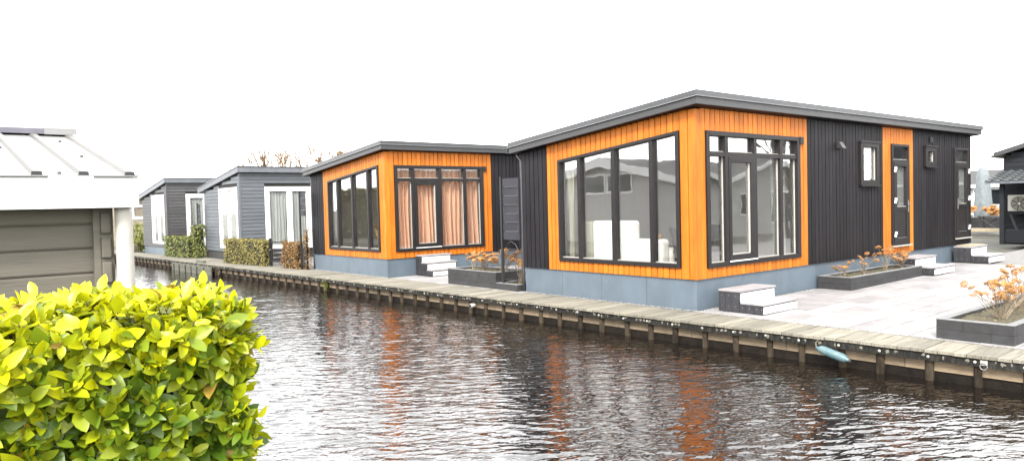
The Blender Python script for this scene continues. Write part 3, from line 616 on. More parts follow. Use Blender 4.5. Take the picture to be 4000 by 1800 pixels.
def hydrangea(lab, x, y, z, n, hgt, spread, hs_=.035, group='dried hydrangeas', bias=(0, 0)):
    t = empty('hydrangea', (x, y, z), 0, lab, 'dried hydrangea', group); mb = MB(); heads = []
    for i in range(n):
        a = rng.uniform(0, 6.28); r = spread*math.sqrt(rng.random()); hh = hgt*rng.uniform(.62, 1.05)*(1-.25*(r/spread)**2)
        tip = Vector((bias[0]+r*math.cos(a), bias[1]+r*math.sin(a), hh)); mid = Vector((tip.x*.45+rng.normal(0, .02), tip.y*.45+rng.normal(0, .02), hh*.5))
        mb.tube([(rng.normal(0, .02), rng.normal(0, .02), -.03), mid, mid.lerp(tip, .55)+Vector(rng.normal(0, .012, 3)), tip], [.006, .0045, .0035, .003], 4)
        if rng.random() < .55:
            t2 = mid+Vector((rng.normal(0, .08), rng.normal(0, .08), hh*.3)); mb.tube([mid, mid.lerp(t2, .6)+Vector(rng.normal(0, .01, 3)), t2], [.0035, .003, .002], 4)
            if rng.random() < .5: heads.append(t2)
        heads.append(tip)
    mb.build('stems', STEMM, t)
    for p in heads:
        o = bpy.data.objects.new('flower_head', random.choice(FH)); col.objects.link(o); o.parent = t; o.location = p; s = hs_*rng.uniform(.7, 1.35); o.scale = (s, s, s*rng.uniform(.75, 1)); o.rotation_euler = (rng.normal(0, .4), rng.normal(0, .4), rng.uniform(0, 6))
    return t
gp = gz(4.5)+.2
hydrangea('sparse dried hydrangea at the near end of the long low planter', 4.62, 4.10, gp, 7, .30, .22, .035)
hydrangea('dried hydrangea with taller pale stems in the middle of the long planter', 4.66, 4.85, gp, 9, .42, .26, .035)
hydrangea('tallest dried hydrangea in the long planter before the orange door strip', 4.62, 5.9, gp, 8, .62, .22, .045)
hydrangea('dried hydrangea at the far end of the long planter beside the steps', 4.68, 6.55, gp, 14, .34, .30, .045)
hydrangea('big dried hydrangea nearest the water in the right patio planter', 8.28, .85, .2, 22, .52, .42, .045)
hydrangea('big dried hydrangea behind the nearest one in the right patio planter', 8.2, 1.75, .2, 24, .56, .42, .045)
hydrangea('dried hydrangea at the back of the right patio planter', 8.2, 2.75, .2, 20, .55, .4, .045)
for i, (xx, yy, nn, hh, lb) in enumerate(((-2.15, .3, 11, .42, 'pale twiggy dried hydrangea at the left end of the tall planter'), (-1.65, .3, 22, .46, 'dense orange dried hydrangea in the middle of the tall planter'), (-1.1, .35, 20, .50, 'orange dried hydrangea at the right end of the tall planter by the screen post'), (-.5, .35, 16, .78, 'dried hydrangea behind the black wire gate under the screen'))):
    hydrangea(lb, xx, yy, .31 if i < 3 else .1, nn, hh, .32 if i < 3 else .26, .05)

# ------------------------------------------------------------------ privacy screens, gates
def privacy_screen(lab, x0, x1, y, z0, z1, zpost, rows):
    t = empty('privacy_screen', (x0, y, 0), 0, lab, 'screen', 'black woven privacy screens'); w_ = x1-x0
    MB().box(-.07, -.02, -.025, .025, zpost, z1+.04).build('post', IRON, t); p = (z1-z0)/rows
    for i in range(rows):
        V = MB(); n = 8; d = .012 if i % 2 else -.012
        V.prism([(0, -.006+d*0), (w_*.15, -.006+d), (w_*.85, -.006+d), (w_, -.006), (w_, .006), (w_*.85, .006+d), (w_*.15, .006+d), (0, .006)], 'z', z0+i*p+.006, z0+(i+1)*p-.004).build('slat', SCREEN, t)
        if i: MB().tube([(.08, -.02, z0+i*p), (w_-.01, -.02, z0+i*p)], .0035, 4).build('wire', ALU, t)
privacy_screen('black woven privacy screen between the two orange chalets', -.61, -.08, -.01, 1.05, 2.335, .10, 7)
privacy_screen('black woven privacy screen left of the farther orange chalet', -9.70, -9.36, -.52, 1.60, 2.32, .0, 4)
privacy_screen('black woven privacy screen left of the bluegrey chalet', -19.38, -19.05, -.62, 1.33, 2.12, .0, 4)
def wire_gate(lab, x0, x1, y, z0, z1, n):
    t = empty('wire_gate', (x0, y, 0), 0, lab, 'gate'); w_ = x1-x0
    MB().box(0, .03, -.015, .015, 0, z1).build('post', IRON, t)
    for z in (z0, z1-.08, z1): MB().tube([(.03, 0, z), (w_, 0, z)], .007, 5).build('rail', IRON, t)
    for i in range(n): xx = .04+(w_-.05)*i/(n-1); MB().tube([(xx, 0, z0), (xx, 0, z1)], .004, 4).build('bar', IRON, t)
    MB().tube([(.1, 0, z1+.0), (.18, 0, z1+.12), (w_*.55, 0, z1+.16), (w_*.8, 0, z1+.1), (w_-.04, 0, z1)], .008, 5).build('scroll', IRON, t)
wire_gate('low black wire gate under the privacy screen between the orange chalets', -.64, -.10, -.02, .22, .86, 12)
wire_gate('low black wire gate beside the russet hedge and farther orange chalet', -9.72, -9.34, -.53, .14, .70, 8)
t = empty('garden_gate', (-11.9, -.62, 0), math.atan(.12), 'black garden gate between the olive hedge and the russet hedge', 'gate')
for xx in (0, .93): MB().box(xx-.035, xx+.035, -.035, .035, -.02, .86+(0 if xx else .04)).build('post', IRON, t)
MB().box(.06, .10, -.02, .02, .14, .80).box(.82, .86, -.02, .02, .14, .80).box(.1, .82, -.02, .02, .14, .19).box(.1, .82, -.02, .02, .76, .80).build('gate_frame', IRON, t)
for z in (.3, .42, .55): MB().box(.1, .82, -.01, .01, z, z+.022).build('rail', IRON, t)
MB().box(.0, .12, -.06, -.036, .52, .55).build('latch', ALU, t)

# ------------------------------------------------------------------ hedges of small leaves
def leaf_mesh(name, M, P, N, size, parent, ratio=.55, rnd=None):
    P = np.asarray(P); n = len(P); N = np.asarray(N)+rng.normal(0, .55, (n, 3)); N /= np.linalg.norm(N, axis=1)[:, None]
    T = np.cross(N, rng.normal(0, 1, (n, 3))); T /= np.linalg.norm(T, axis=1)[:, None]; Bn = np.cross(N, T); s = size*rng.uniform(.6, 1.3, n)[:, None]
    V = np.stack([P-T*s, P+Bn*s*ratio+N*s*.2, P+T*s, P-Bn*s*ratio+N*s*.2], 1).reshape(-1, 3); Fq = np.arange(4*n).reshape(n, 4)
    o = mesh_np(name, V, Fq, M, parent, rng.random(n) if rnd is None else rnd); tag(o, kind='stuff'); return o
def box_hedge(lab, x0, x1, y0, y1, z1, M, size, n, rz=0, lump=.05):
    t = empty('hedge', ((x0+x1)/2, (y0+y1)/2, 0), rz, lab, 'hedge'); X, Y = (x1-x0)/2, (y1-y0)/2
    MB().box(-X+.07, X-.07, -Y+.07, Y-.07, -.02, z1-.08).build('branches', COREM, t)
    P = []; N = []; ar = [2*X*z1, 2*X*z1, 2*Y*z1, 2*Y*z1, 4*X*Y]
    for i in range(n):
        f = rng.choice(5, p=np.array(ar)/sum(ar)); a, b = rng.uniform(-1, 1), rng.uniform(0, 1); d = abs(rng.normal(0, .035)); 
        if f < 2: p, nn = (a*X, (-1 if f == 0 else 1)*(Y-d), b*z1), (0, -1 if f == 0 else 1, .4)
        elif f < 4: p, nn = ((-1 if f == 2 else 1)*(X-d), a*Y, b*z1), (-1 if f == 2 else 1, 0, .4)
        else: p, nn = (a*X, rng.uniform(-1, 1)*Y, z1-d), (0, 0, 1)
        p = np.array(p); p += lump*np.array([math.sin(7*p[2]+3*p[0]), math.sin(5*p[0]+6*p[2]), math.sin(9*p[0]+4*p[1])])*.6; P.append(p); N.append(nn)
    leaf_mesh('foliage', M, P, N, size, t)
    return t
box_hedge('clipped olive brown hedge left of the black garden gate', -15.0, -12.0, -.98, -.62, .84, BEECHM, .032, 5200, math.atan(.1))
box_hedge('clipped russet hedge right of the black garden gate', -10.88, -9.82, -.68, -.36, .80, RUSTM, .032, 2400, math.atan(.06))
box_hedge('loose russet climber on the wire beside the farther orange chalet', -9.66, -9.38, -.5, -.36, 1.2, RUSTM, .03, 420)
box_hedge('clipped ivy covered hedge between the two grey chalets', -21.7, -19.2, -1.25, -.6, .82, IVYM, .038, 4200, math.atan(.1))
box_hedge('tall ivy clump at the left corner of the bluegrey chalet', -19.35, -18.9, -.95, -.5, 1.28, IVYM, .038, 1500)

# ------------------------------------------------------------------ grey chalets C and D
def grey_chalet(lab, loc, rz, W_, L_, SID, skirtm, sk, ztop, slope, ol, orr, of, fw, sw, curtc, blind, wall_h_extra=0):
    h = empty('grey_chalet', loc, rz, lab, 'chalet'); x1 = W_+orr; x0 = -ol
    zt = lambda x: ztop-slope*(x1-x); so_ = lambda x: zt(x)-.215
    mb = MB(); mb.prism([(.03, 0), (W_-.10, 0), (W_-.10, so_(W_-.10)), (.03, so_(.03))], 'y', .10, L_); mb.build('wall', COREM, h)
    # siding boards
    z = sk; p = .131
    while z < so_(W_)-.02:
        zb = min(z+p-.011, so_(W_)-.01); xa = 0 if zb < so_(0) else max(0, W_-(so_(W_)-zb)/slope+.02)
        ivs = [(xa, W_-.06)]
        if z < fw[3] and zb > fw[2]: ivs = [(xa, fw[0]), (fw[1], W_-.06)]
        for a, b in ivs:
            if b-a > .04: MB().prism([(0, z), (.022, z), (.030, zb), (.012, zb)], 'x', a, b).build('board', SID, h)
        ivs = [(.06, L_)]
        if z < sw[3] and zb > sw[2]: ivs = [(.06, sw[0]), (sw[1], L_)]
        for a, b in ivs: MB().prism([(W_, z), (W_-.022, z), (W_-.030, zb), (W_-.012, zb)], 'y', a, b).build('board', SID, h)
        z += p
    MB().prism([(0.03, sk), (W_-.03, sk), (W_-.03, so_(W_)), (0.03, so_(0.03))], 'y', .031, .06).build('sheathing', COREM, h) if False else None
    MB().prism([(W_-.065, -.006), (W_+.006, -.006), (W_+.006, .065), (W_-.02, .065), (W_-.02, .02), (W_-.065, .02)], 'z', sk, so_(W_)).build('corner_board', SID, h)
    # sheathing round the openings
    mb = MB()
    for r in rects_with_holes(.03, W_-.03, sk-.02, so_(0)-.02, [fw]): mb.prism([(r[0], r[2]), (r[1], r[2]), (r[1], r[3]), (r[0], r[3])], 'y', .031, .05)
    mb.prism([(.03, so_(0)-.02), (W_-.03, so_(0)-.02), (W_-.03, so_(W_)), (.03, so_(.03))], 'y', .0315, .05) if fw[3] < so_(0)-.02 else mb.prism([(fw[0], fw[3]), (W_-.03, fw[3]), (W_-.03, so_(W_)), (fw[0], so_(fw[0]))], 'y', .0315, .05)
    for r in rects_with_holes(.051, L_-.03, sk-.02, so_(W_), [sw]): mb.prism([(r[0], r[2]), (r[1], r[2]), (r[1], r[3]), (r[0], r[3])], 'x', W_-.05, W_-.031)
    mb.build('sheathing', COREM, h)
    for a, b in ((.05, W_*.5), (W_*.5, W_-.05)): box('skirt_panel', skirtm, a+.002, b-.002, .035, .06, -.06, sk-.003, h)
    box('skirt_panel', skirtm, W_-.06, W_-.035, .061, L_, -.06, sk-.003, h)
    y0, y1 = -of, L_+.2
    rf = MB().prism([(x0, zt(x0)-.04), (x1, zt(x1)-.04), (x1, zt(x1)), (x0, zt(x0))], 'y', y0, y1).build('roof', TRIM, h)
    MB().prism([(x0+.015, zt(x0)-.215), (x1-.015, zt(x1)-.215), (x1-.015, zt(x1)-.0405), (x0+.015, zt(x0)-.0405)], 'y', y0+.015, y1-.015).build('fascia', ROOFG, rf)
    MB().prism([(x0-.09, zt(x0)-.09), (x0-.07, zt(x0)-.2), (x0-.002, zt(x0)-.2), (x0-.002, zt(x0)-.09)], 'y', y0+.1, y1-.1).build('gutter', ROOFG, h)
    # white windows: frame, panes, curtains behind
    def win(axis, a0, a1, b0, b1, muls, fr):
        def bx_(mb, p0, p1, z0, z1, d0, d1): return mb.box(p0, p1, d0, d1, z0, z1) if axis == 'y' else mb.box(W_-d1, W_-d0, p0, p1, z0, z1)
        mb = MB()
        for r in ((a0, a0+fr, b0, b1), (a1-fr, a1, b0, b1), (a0+fr, a1-fr, b0, b0+fr), (a0+fr, a1-fr, b1-fr, b1)): bx_(mb, *r, -.02, .09)
        wn = mb.build('window', WHITEP, h); ed = [a0+fr]+[x for mm in muls for x in mm]+[a1-fr]
        for i in range(0, len(ed), 2): bx_(MB(), ed[i], ed[i+1], b0+fr, b1-fr, .03, .036).build('pane', GLASSF, wn)
        for mm in muls: bx_(MB(), mm[0], mm[1], b0+fr, b1-fr, -.015, .085).build('mullion', WHITEP, wn)
        return wn
    fwn = win('y', *fw, [((fw[0]+fw[1])/2-.045, (fw[0]+fw[1])/2+.045)] if True else [], .10)
    c_ = sw[0]+(sw[1]-sw[0])*.53
    win('x', *sw, [(c_-.10, c_+.10)], .17)
    if blind: MB().box(fw[0]+.1, (fw[0]+fw[1])/2-.05, .037, .05, fw[3]-.34, fw[3]-.1).build('blind', WHITEP, fwn)
    return h
hC = grey_chalet('bluegrey clapboard chalet with white framed windows and black base', (-19.05, -.47, 0), .0, 4.02, 9.5, GREY1, TARK, .31, 3.40, .133, .5, .18, .10, (1.83, 3.80, .44, 2.67), (.92, 2.69, .36, 2.67), CURTW, True)
hD = grey_chalet('dark grey clapboard chalet at the far left with white framed window', (-25.95, -1.15, 0), .0, 4.15, 9.5, GREY2, SKIRT, .34, 3.29, .133, .27, .12, .10, (1.75, 3.72, .48, 2.60), (.77, 2.3, .36, 2.60), CURTW, False)
def gcurt(lab, loc, a0, a1, z0, z1, axis, off, M): curtain('curtain', lab, a0, a1, z0, z1, axis, off, M, .012, max(3, int((a1-a0)/.11)), loc)
gcurt('pale curtain in the front window of the bluegrey chalet', (-19.05, -.47, 0), 1.93, 3.70, .56, 2.56, 'x', .065, CURTW)
gcurt('white curtain behind the left pane of the bluegrey chalet side door', (-19.05, -.47, 0), 1.10, 1.73, .54, 2.48, 'y', 4.02-.068, CURTW)
gcurt('white curtain behind the right pane of the bluegrey chalet side door', (-19.05, -.47, 0), 1.99, 2.5, .54, 2.48, 'y', 4.02-.068, CURTW)
gcurt('white curtain in the front window of the dark grey chalet', (-25.95, -1.15, 0), 1.86, 3.61, .6, 2.48, 'x', .068, CURTW)
gcurt('white curtain in the side door of the dark grey chalet', (-25.95, -1.15, 0), .95, 2.12, .54, 2.42, 'y', 4.15-.068, CURTW)

# far left: tan house, barrel, yellow shrub
def siding_wall(h, M, axis, off, a0, a1, z0, z1, p, sgn=1, hole=None):
    z = z0
    while z < z1-.01:
        zb = min(z+p-.008, z1); ivs = [(a0, a1)]
        if hole and z < hole[3] and zb > hole[2]: ivs = [(a0, hole[0]), (hole[1], a1)]
        for a, b in ivs:
            if axis == 'x': MB().prism([(off, z), (off-sgn*.025, z), (off-sgn*.03, zb), (off-sgn*.012, zb)], 'y', a, b).build('board', M, h)
            else: MB().prism([(off, z), (off-sgn*.025, z), (off-sgn*.03, zb), (off-sgn*.012, zb)], 'x', a, b).build('board', M, h)
        z += p
hF = empty('tan_house', (-33, -1.6, 0), 0, 'tan clapboard house with small white window behind the shed pipe', 'house')
MB().box(-7, -.035, 0, 8, -.05, 2.6).build('wall', TANS, hF); siding_wall(hF, TANS, 'x', 0, 0, 8, .1, 2.6, .16, 1, (1.52, 2.75, 1.55, 2.3))
wn = MB().box(-.06, .03, 1.5, 1.65, 1.5, 2.32).box(-.06, .03, 2.6, 2.75, 1.5, 2.32).box(-.06, .03, 1.65, 2.6, 1.5, 1.66).box(-.06, .03, 1.65, 2.6, 2.16, 2.32).build('window', WHITEP, hF)
MB().box(-.034, -.028, 1.65, 2.6, 1.66, 2.16).build('pane', GLASSF, wn)
MB().prism([(-7.3, 2.6), (.3, 2.6), (.3, 2.72), (-3.5, 2.95), (-7.3, 2.72)], 'y', -.3, 8.3).build('roof', WHITEP, hF)
br = empty('barrel_planter', (-26.75, -1.55, .0), 0, 'pale wooden barrel planter on the quay left of the dark grey chalet', 'planter')
nst = 14
for i in range(nst):
    a = 2*math.pi*i/nst; a2 = a+2*math.pi/nst*.93; mb = MB(); r = ((.27, 0), (.31, .2), (.30, .38)); V = []
    for rr, zz in r: V += [(rr*math.cos(a), rr*math.sin(a), zz), (rr*math.cos(a2), rr*math.sin(a2), zz), ((rr-.03)*math.cos(a2), (rr-.03)*math.sin(a2), zz), ((rr-.03)*math.cos(a), (rr-.03)*math.sin(a), zz)]
    Fc = [(3, 2, 1, 0), (8, 9, 10, 11)]+[(4*j+k, 4*j+(k+1) % 4, 4*j+4+(k+1) % 4, 4*j+4+k) for j in range(2) for k in range(4)]
    mb.add(V, Fc).build('stave', BARREL, br)
for z, r in ((.1, .298), (.27, .316)): MB().tube([(r*math.cos(t_), r*math.sin(t_), z) for t_ in np.linspace(0, 6.283, 21)], .008, 4).build('hoop', IRON, br)
MB().lathe([(.01, .3), (.27, .31)], 14).build('soil', SOIL, br)
def shrub(lab, loc, r, hgt, n, M, size, name='shrub'):
    t = empty(name, loc, 0, lab, 'shrub'); mb = MB()
    for i in range(9):
        a = rng.uniform(0, 6.28); mb.tube([(0, 0, 0), (r*.4*math.cos(a), r*.4*math.sin(a), hgt*.45), (r*.75*math.cos(a), r*.75*math.sin(a), hgt*rng.uniform(.6, .95))], [.018, .012, .005], 4)
    mb.build('branches', TWIG, t); P = []; N = []
    for i in range(n):
        d = Vector(rng.normal(0, 1, 3)).normalized(); rr = rng.uniform(.6, 1)**.5*(1+.18*math.sin(5*d.x+2)*math.sin(4*d.z+6*d.y)); P.append((d.x*r*rr, d.y*r*rr, hgt*.52+d.z*hgt*.48*rr)); N.append((d.x, d.y, d.z+.5))
    leaf_mesh('foliage', M, P, N, size, t)
shrub('yellow green shrub behind the barrel planter at the far left', (-28.2, -.75, -.05), .85, 1.45, 2200, SHRUBM, .055)

# ------------------------------------------------------------------ the shed at left
sh = empty('shed', (6.7, -8.85, 0), 0, 'taupe log board shed with white fascia and ribbed metal roof', 'shed')
z = .02
MB().box(-2.6, -.05, -3.6, -.12, 0, 1.9).build('wall', SHEDB, sh)
k = 0
while z < 1.87:
    zb = min(z+.1425, 1.93)
    MB().prism([(-.05, z), (-.008, z), (0, z+.012), (0, zb-.014), (-.008, zb-.003), (-.05, zb-.003)], 'y', -3.6, -.045).build('board', SHEDB, sh)
    # interlocked log ends of the gable wall sticking past the corner
    MB().box(-.01, .055, -.038, .012, z+.012-.07, zb-.012-.07).build('log_end', SHEDB, sh, bevel=.006)
    MB().box(-2.6, -.0505, -.118, -.06, z+.004-.07, zb-.004-.07).build('gable_board', SHEDB, sh)
    z += .1425; k += 1
MB().box(-.012, .035, -.075, -.0405, 0, 1.85).build('corner_post', SHEDB, sh); MB().box(-.05, .03, -.0395, .03, 0, 1.83).build('corner_block', SHEDB, sh)
fz0, fz1 = 1.818, 1.988
MB().box(.17, .20, -3.7, .105, fz0, fz1).build('fascia', WHITEP, sh, bevel=.003)
MB().prism([(.2, fz0), (.2, fz1+.02), (-1.85, fz1+.02+.41), (-1.85, fz0+.41)], 'y', .1055, .135).build('bargeboard', WHITEP, sh)
MB().box(-.05, .17, -3.6, .1, fz0+.015, fz0+.03).build('soffit', SHEDB, sh)
rs = .2
rf = MB().prism([(.215, fz1+.004), (-1.87, fz1+.004+2.085*rs), (-1.87, fz1+.012+2.085*rs), (.215, fz1+.012)], 'y', -3.7, .14).build('roof', ROOFM, sh)
for yy in (-.36+.0, -.14, .09, -.58, -.80, -1.02, -1.24, -1.46): 
    mb = MB(); V = []
    for xx in (.217, -1.86):
        zz = fz1+.0125+(.215-xx)*rs; V += [(xx, yy-.028, zz), (xx, yy-.016, zz+.02), (xx, yy+.016, zz+.02), (xx, yy+.028, zz)]
    mb.add(V, [(0, 1, 5, 4), (1, 2, 6, 5), (2, 3, 7, 6), (4, 5, 6, 7)]).build('roof_rib', RIBM, rf)
    MB().box(.205, .216, yy-.024, yy+.024, fz1+.0125, fz1+.031).build('rib_end', IRON, rf)
for xx, yy in ((-.55, -.02), (-1.35, -.02), (.17, -.25), (-.9, -.42)): MB().lathe([(.011, 0), (.011, .004), (.006, .012)], 8, (xx, yy, fz1+.0125+(.215-xx)*rs)).build('roof_screw', FASC, rf)
rzz = fz1+2.085*rs
MB().prism([(-1.70, rzz-.005), (-1.70, rzz+.035), (-1.88, rzz+.085), (-2.06, rzz+.035), (-2.06, rzz-.005), (-1.88, rzz+.05)], 'y', -3.7, .10).build('ridge_cap', CAPR, rf)
MB().prism([(-1.69, rzz-.008), (-1.69, rzz+.04), (-1.88, rzz+.09), (-2.07, rzz+.04), (-2.07, rzz-.008), (-1.88, rzz+.045)], 'y', -.07, .145).build('ridge_end', ROOFM, rf)
MB().prism([(-1.87, rzz), (-4.0, rzz-2.1*rs), (-4.0, rzz-2.1*rs+.01), (-1.87, rzz+.01)], 'y', -3.7, .14).build('roof_back', ROOFM, rf)
dp = MB().tube([(.1, .072, 1.835), (.1, .072, 1.78), (.1, .072, .1), (.1, .072, .0)], .047, 18).build('downpipe', PVC, sh, smooth=True)
# ------------------------------------------------------------------ laurel hedge in front
lh = empty('laurel_hedge', (8.35, -9.3, 0), 0, 'bright yellow green clipped laurel hedge in the lower left foreground', 'hedge')
ts = [0, .18, .42, .68, .88, 1]; hw = [.03, .30, .46, .40, .2, 0]
def leaf_template(ratio, curl, fold):
    V = [(0, 0, 0)]
    for t_, w_ in zip(ts[1:-1], hw[1:-1]):
        zc = -curl*t_*t_; V += [(-w_*ratio, t_, zc+fold*w_*ratio), (0, t_, zc), (w_*ratio, t_, zc+fold*w_*ratio)]
    V.append((0, 1, -curl)); F_ = [(0, 2, 1), (0, 3, 2)]
    for i in range(3): b = 1+3*i; F_ += [(b, b+1, b+4), (b, b+4, b+3), (b+1, b+2, b+5), (b+1, b+5, b+4)]
    b = 10; F_ += [(b, b+1, 13), (b+1, b+2, 13)]
    return np.array(V), np.array(F_)
TPL = [leaf_template(rng.uniform(.44, .60), rng.uniform(.0, .35), rng.uniform(.15, .6)) for _ in range(6)]
leaves = []; twigs = MB()
def sprig(p, ax, age_shade, big):
    ax = Vector(ax).normalized(); p = Vector(p); n = rng.integers(5, 9); a0 = rng.uniform(0, 6.28); ln = rng.uniform(.05, .10)
    e1 = ax.orthogonal().normalized(); e2 = ax.cross(e1); tip = p+ax*ln
    twigs.tube([p-ax*.10+Vector(rng.normal(0, .015, 3)), p, tip], [.0035, .003, .0018], 4)
    for i in range(n):
        s = i/(n-1); a = a0+i*2.4; tilt = math.radians(82-52*s+rng.normal(0, 10)); rad = e1*math.cos(a)+e2*math.sin(a); d = (ax*math.cos(tilt)+rad*math.sin(tilt)).normalized()
        nn = (ax*math.sin(tilt)-rad*math.cos(tilt)+Vector(rng.normal(0, .25, 3))).normalized(); xx = d.cross(nn).normalized(); nn = xx.cross(d)
        size = rng.uniform(.074, .128)*big*(1-.25*s); c = min(.94, max(0, age_shade*.55+.26*rng.random()+.2*s*age_shade+rng.normal(0, .10))); c = 1. if rng.random() < .025 else c; size *= rng.uniform(.8, 1.15)
        leaves.append((p.lerp(tip, s), xx, d, nn, size, c, rng.integers(6)))
HX = 8.42; HE = -8.68; HT = 1.315
def bulge(a, b): return .035*math.sin(4.1*a+1.7*b)+.03*math.sin(9*a-6*b+1)+.02*math.sin(15*b+7*a)
for i in range(640):
    v = rng.uniform(-10.05, HE); zz = rng.uniform(.45, HT); gapd = math.hypot((v+9.0)/.10, (zz-1.05)/.10); gap2 = math.hypot((v+8.93)/.05, (zz-.88)/.09)
    if gapd < .55 or gap2 < .6: continue
    dep = abs(rng.normal(0, .06))*(1.0); sprig((HX-dep+bulge(v, zz), v, zz), (1.0, rng.normal(.0, .35), .55+rng.normal(0, .35)), .26+.60*max(0, (zz-.98)/.33)+rng.normal(0, .17)-3*dep, 1.0)  # leaf colour darkens with depth, painting shade into the hedge gaps
for i in range(380):     # top
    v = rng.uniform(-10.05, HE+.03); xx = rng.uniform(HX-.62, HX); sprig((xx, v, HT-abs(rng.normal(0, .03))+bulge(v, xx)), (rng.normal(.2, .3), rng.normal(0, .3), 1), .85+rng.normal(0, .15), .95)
for i in range(300):     # end face towards the water
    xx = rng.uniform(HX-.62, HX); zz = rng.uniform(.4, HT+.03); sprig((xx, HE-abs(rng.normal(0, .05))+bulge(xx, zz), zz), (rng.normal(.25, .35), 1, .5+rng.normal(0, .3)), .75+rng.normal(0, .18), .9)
for i in range(260):     # inner, sparse growth; shade in the gaps put into darker leaf colour
    v = rng.uniform(-10.0, HE-.08); zz = rng.uniform(.4, HT-.08)
    if math.hypot((v+9.0)/.12, (zz-1.05)/.12) < .6 or math.hypot((v+8.93)/.07, (zz-.88)/.10) < .6: continue
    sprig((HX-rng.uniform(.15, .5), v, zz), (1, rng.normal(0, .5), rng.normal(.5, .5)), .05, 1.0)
loc0 = Vector(lh.location)
def leaf_pts(L_):
    p, xx, d, nn, size, c, k = L_; T, F_ = TPL[k]; R3 = np.stack([np.array(xx), np.array(d), np.array(nn)], 0); return (T*size) @ R3+np.array(p-loc0), F_
def score(L_):
    p = L_[0]; d = p-CAM; z_ = d.dot(Fv); px = 2000+2897.1*d.dot(Rv)/z_; py = 900-2897.1*d.dot(Uv)/z_
    inside = -20 < px < 1150 and 1050 < py < 1790; return (1 if inside else -5)+(p.x-HX)*6+L_[4]*4-abs(z_-2.9)*.2
leaves.sort(key=score, reverse=True)
LM = {}
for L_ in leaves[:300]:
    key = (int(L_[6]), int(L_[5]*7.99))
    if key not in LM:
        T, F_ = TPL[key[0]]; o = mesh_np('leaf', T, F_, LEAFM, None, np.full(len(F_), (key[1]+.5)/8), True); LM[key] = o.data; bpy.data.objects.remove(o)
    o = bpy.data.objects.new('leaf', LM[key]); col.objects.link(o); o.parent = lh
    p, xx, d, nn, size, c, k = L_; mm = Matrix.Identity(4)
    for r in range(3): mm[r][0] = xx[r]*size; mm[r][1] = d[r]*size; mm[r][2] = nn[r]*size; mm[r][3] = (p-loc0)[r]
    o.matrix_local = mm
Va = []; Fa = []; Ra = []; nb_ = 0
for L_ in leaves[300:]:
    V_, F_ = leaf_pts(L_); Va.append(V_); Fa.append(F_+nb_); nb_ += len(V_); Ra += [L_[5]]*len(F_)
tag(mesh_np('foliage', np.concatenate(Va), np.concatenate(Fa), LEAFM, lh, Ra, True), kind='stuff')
twigs.v = [tuple(Vector(p)-loc0) for p in twigs.v]; twigs.build('twigs', TWIG, lh)
mb = MB()
for i in range(26):
    v = rng.uniform(-10, HE-.1); xx = rng.uniform(HX-.45, HX-.12); pts = [(xx, v, -.02)]
    for k in range(1, 6): pts.append((xx+rng.normal(0, .04), v+rng.normal(0, .05), 1.3*k/5))
    mb.tube([tuple(Vector(p)-loc0) for p in pts], [.014, .012, .010, .008, .006, .004], 5)
mb.build('branches', TWIG, lh)

# ------------------------------------------------------------------ right background
hE = empty('dark_house', (2.86, 18.6, gz(18.6)), 0, 'dark blue grey house with tiled lean-to at the right edge', 'house')
MB().box(.03, 7, .03, 6, -.1, 2.85).build('wall', COREM, hE); siding_wall(hE, NAVY, 'y', 0, 0, 7, .0, 2.3, .16, -1)
mb = MB()
z = 2.3
while z < 4.2:
    zb = z+.15; a = max(0, (zb-2.87)/.3+.02)
    if a < 6.5: MB().prism([(0, z), (.025, z), (.03, zb), (.012, zb)], 'x', a, 7).build('board', NAVY, hE)
    z += .16
MB().prism([(.03, 2.8), (7, 2.8), (7, 4.9)], 'y', .031, 6).build('gable', COREM, hE)
siding_wall(hE, NAVY, 'x', 0, 0, 6, .0, 2.85, .16, -1)
MB().prism([(-.2, 2.80), (7.5, 5.11), (7.5, 5.26), (-.2, 2.95)], 'y', -.3, 6.3).build('roof', FASC, hE); MB().prism([(-.32, 2.86), (-.29, 2.78), (-.21, 2.78), (-.21, 2.88)], 'y', -.2, 6.2).build('gutter', TRIM, hE)
lt = MB().prism([(-1.55, 1.98), (.0, 2.33), (.0, 2.27), (-1.55, 1.92)], 'x', -.02, 7).build('lean_to_roof', NAVY, hE)
MB().prism([(-1.58, 1.90), (-1.58, 2.0), (-1.55, 2.0), (-1.55, 1.90)], 'x', -.04, 7).build('lean_to_fascia', ROOFG, lt)
tm = None
for i in range(11):
    for j in range(6):
        V = []; n = 6
        if tm is None:
            V = [(.125*(k/n-.5)*2*.98, y, .022*math.cos(2*math.pi*k/n)+zz) for y, zz in ((0, .03), (.31, .0)) for k in range(n+1)]; V += [(a, 0, b-.02) for a, y, b in V[:n+1]]
            Fc = [(k, k+1, n+2+k, n+1+k) for k in range(n)]+[(k+1, k, 2*n+2+k, 2*n+3+k) for k in range(n)]; tm = MB().add(V, Fc).build('tile', SLATE, lt); o = tm
        else: o = cp(tm, lt)
        yy = -1.60+.275*j; o.location = (.10+.25*i, yy, 1.985+(yy+1.55)*.2258); o.rotation_euler = (math.atan(.2258), 0, 0)
MB().box(.28, .40, -1.30, -1.18, -.03, 2.02).build('post', NAVY, hE); MB().box(6.5, 6.62, -1.30, -1.18, -.03, 2.02).build('post', NAVY, hE)
ac = empty('air_conditioner', (3.10, 18.2, 1.13), 0, 'white outdoor air conditioner unit with round grille under the lean-to', 'air conditioner')
MB().box(0, .82, 0, .28, 0, .56).build('housing', ACM, ac, bevel=.015); MB().lathe([(.235, 0), (.24, .02), (.225, .025), (.22, .012), (.01, .012)], 28).build('fan_guard', ACG, ac).matrix_local = Matrix.Translation((.33, 0, .28)) @ Matrix.Rotation(math.pi/2, 4, 'X')
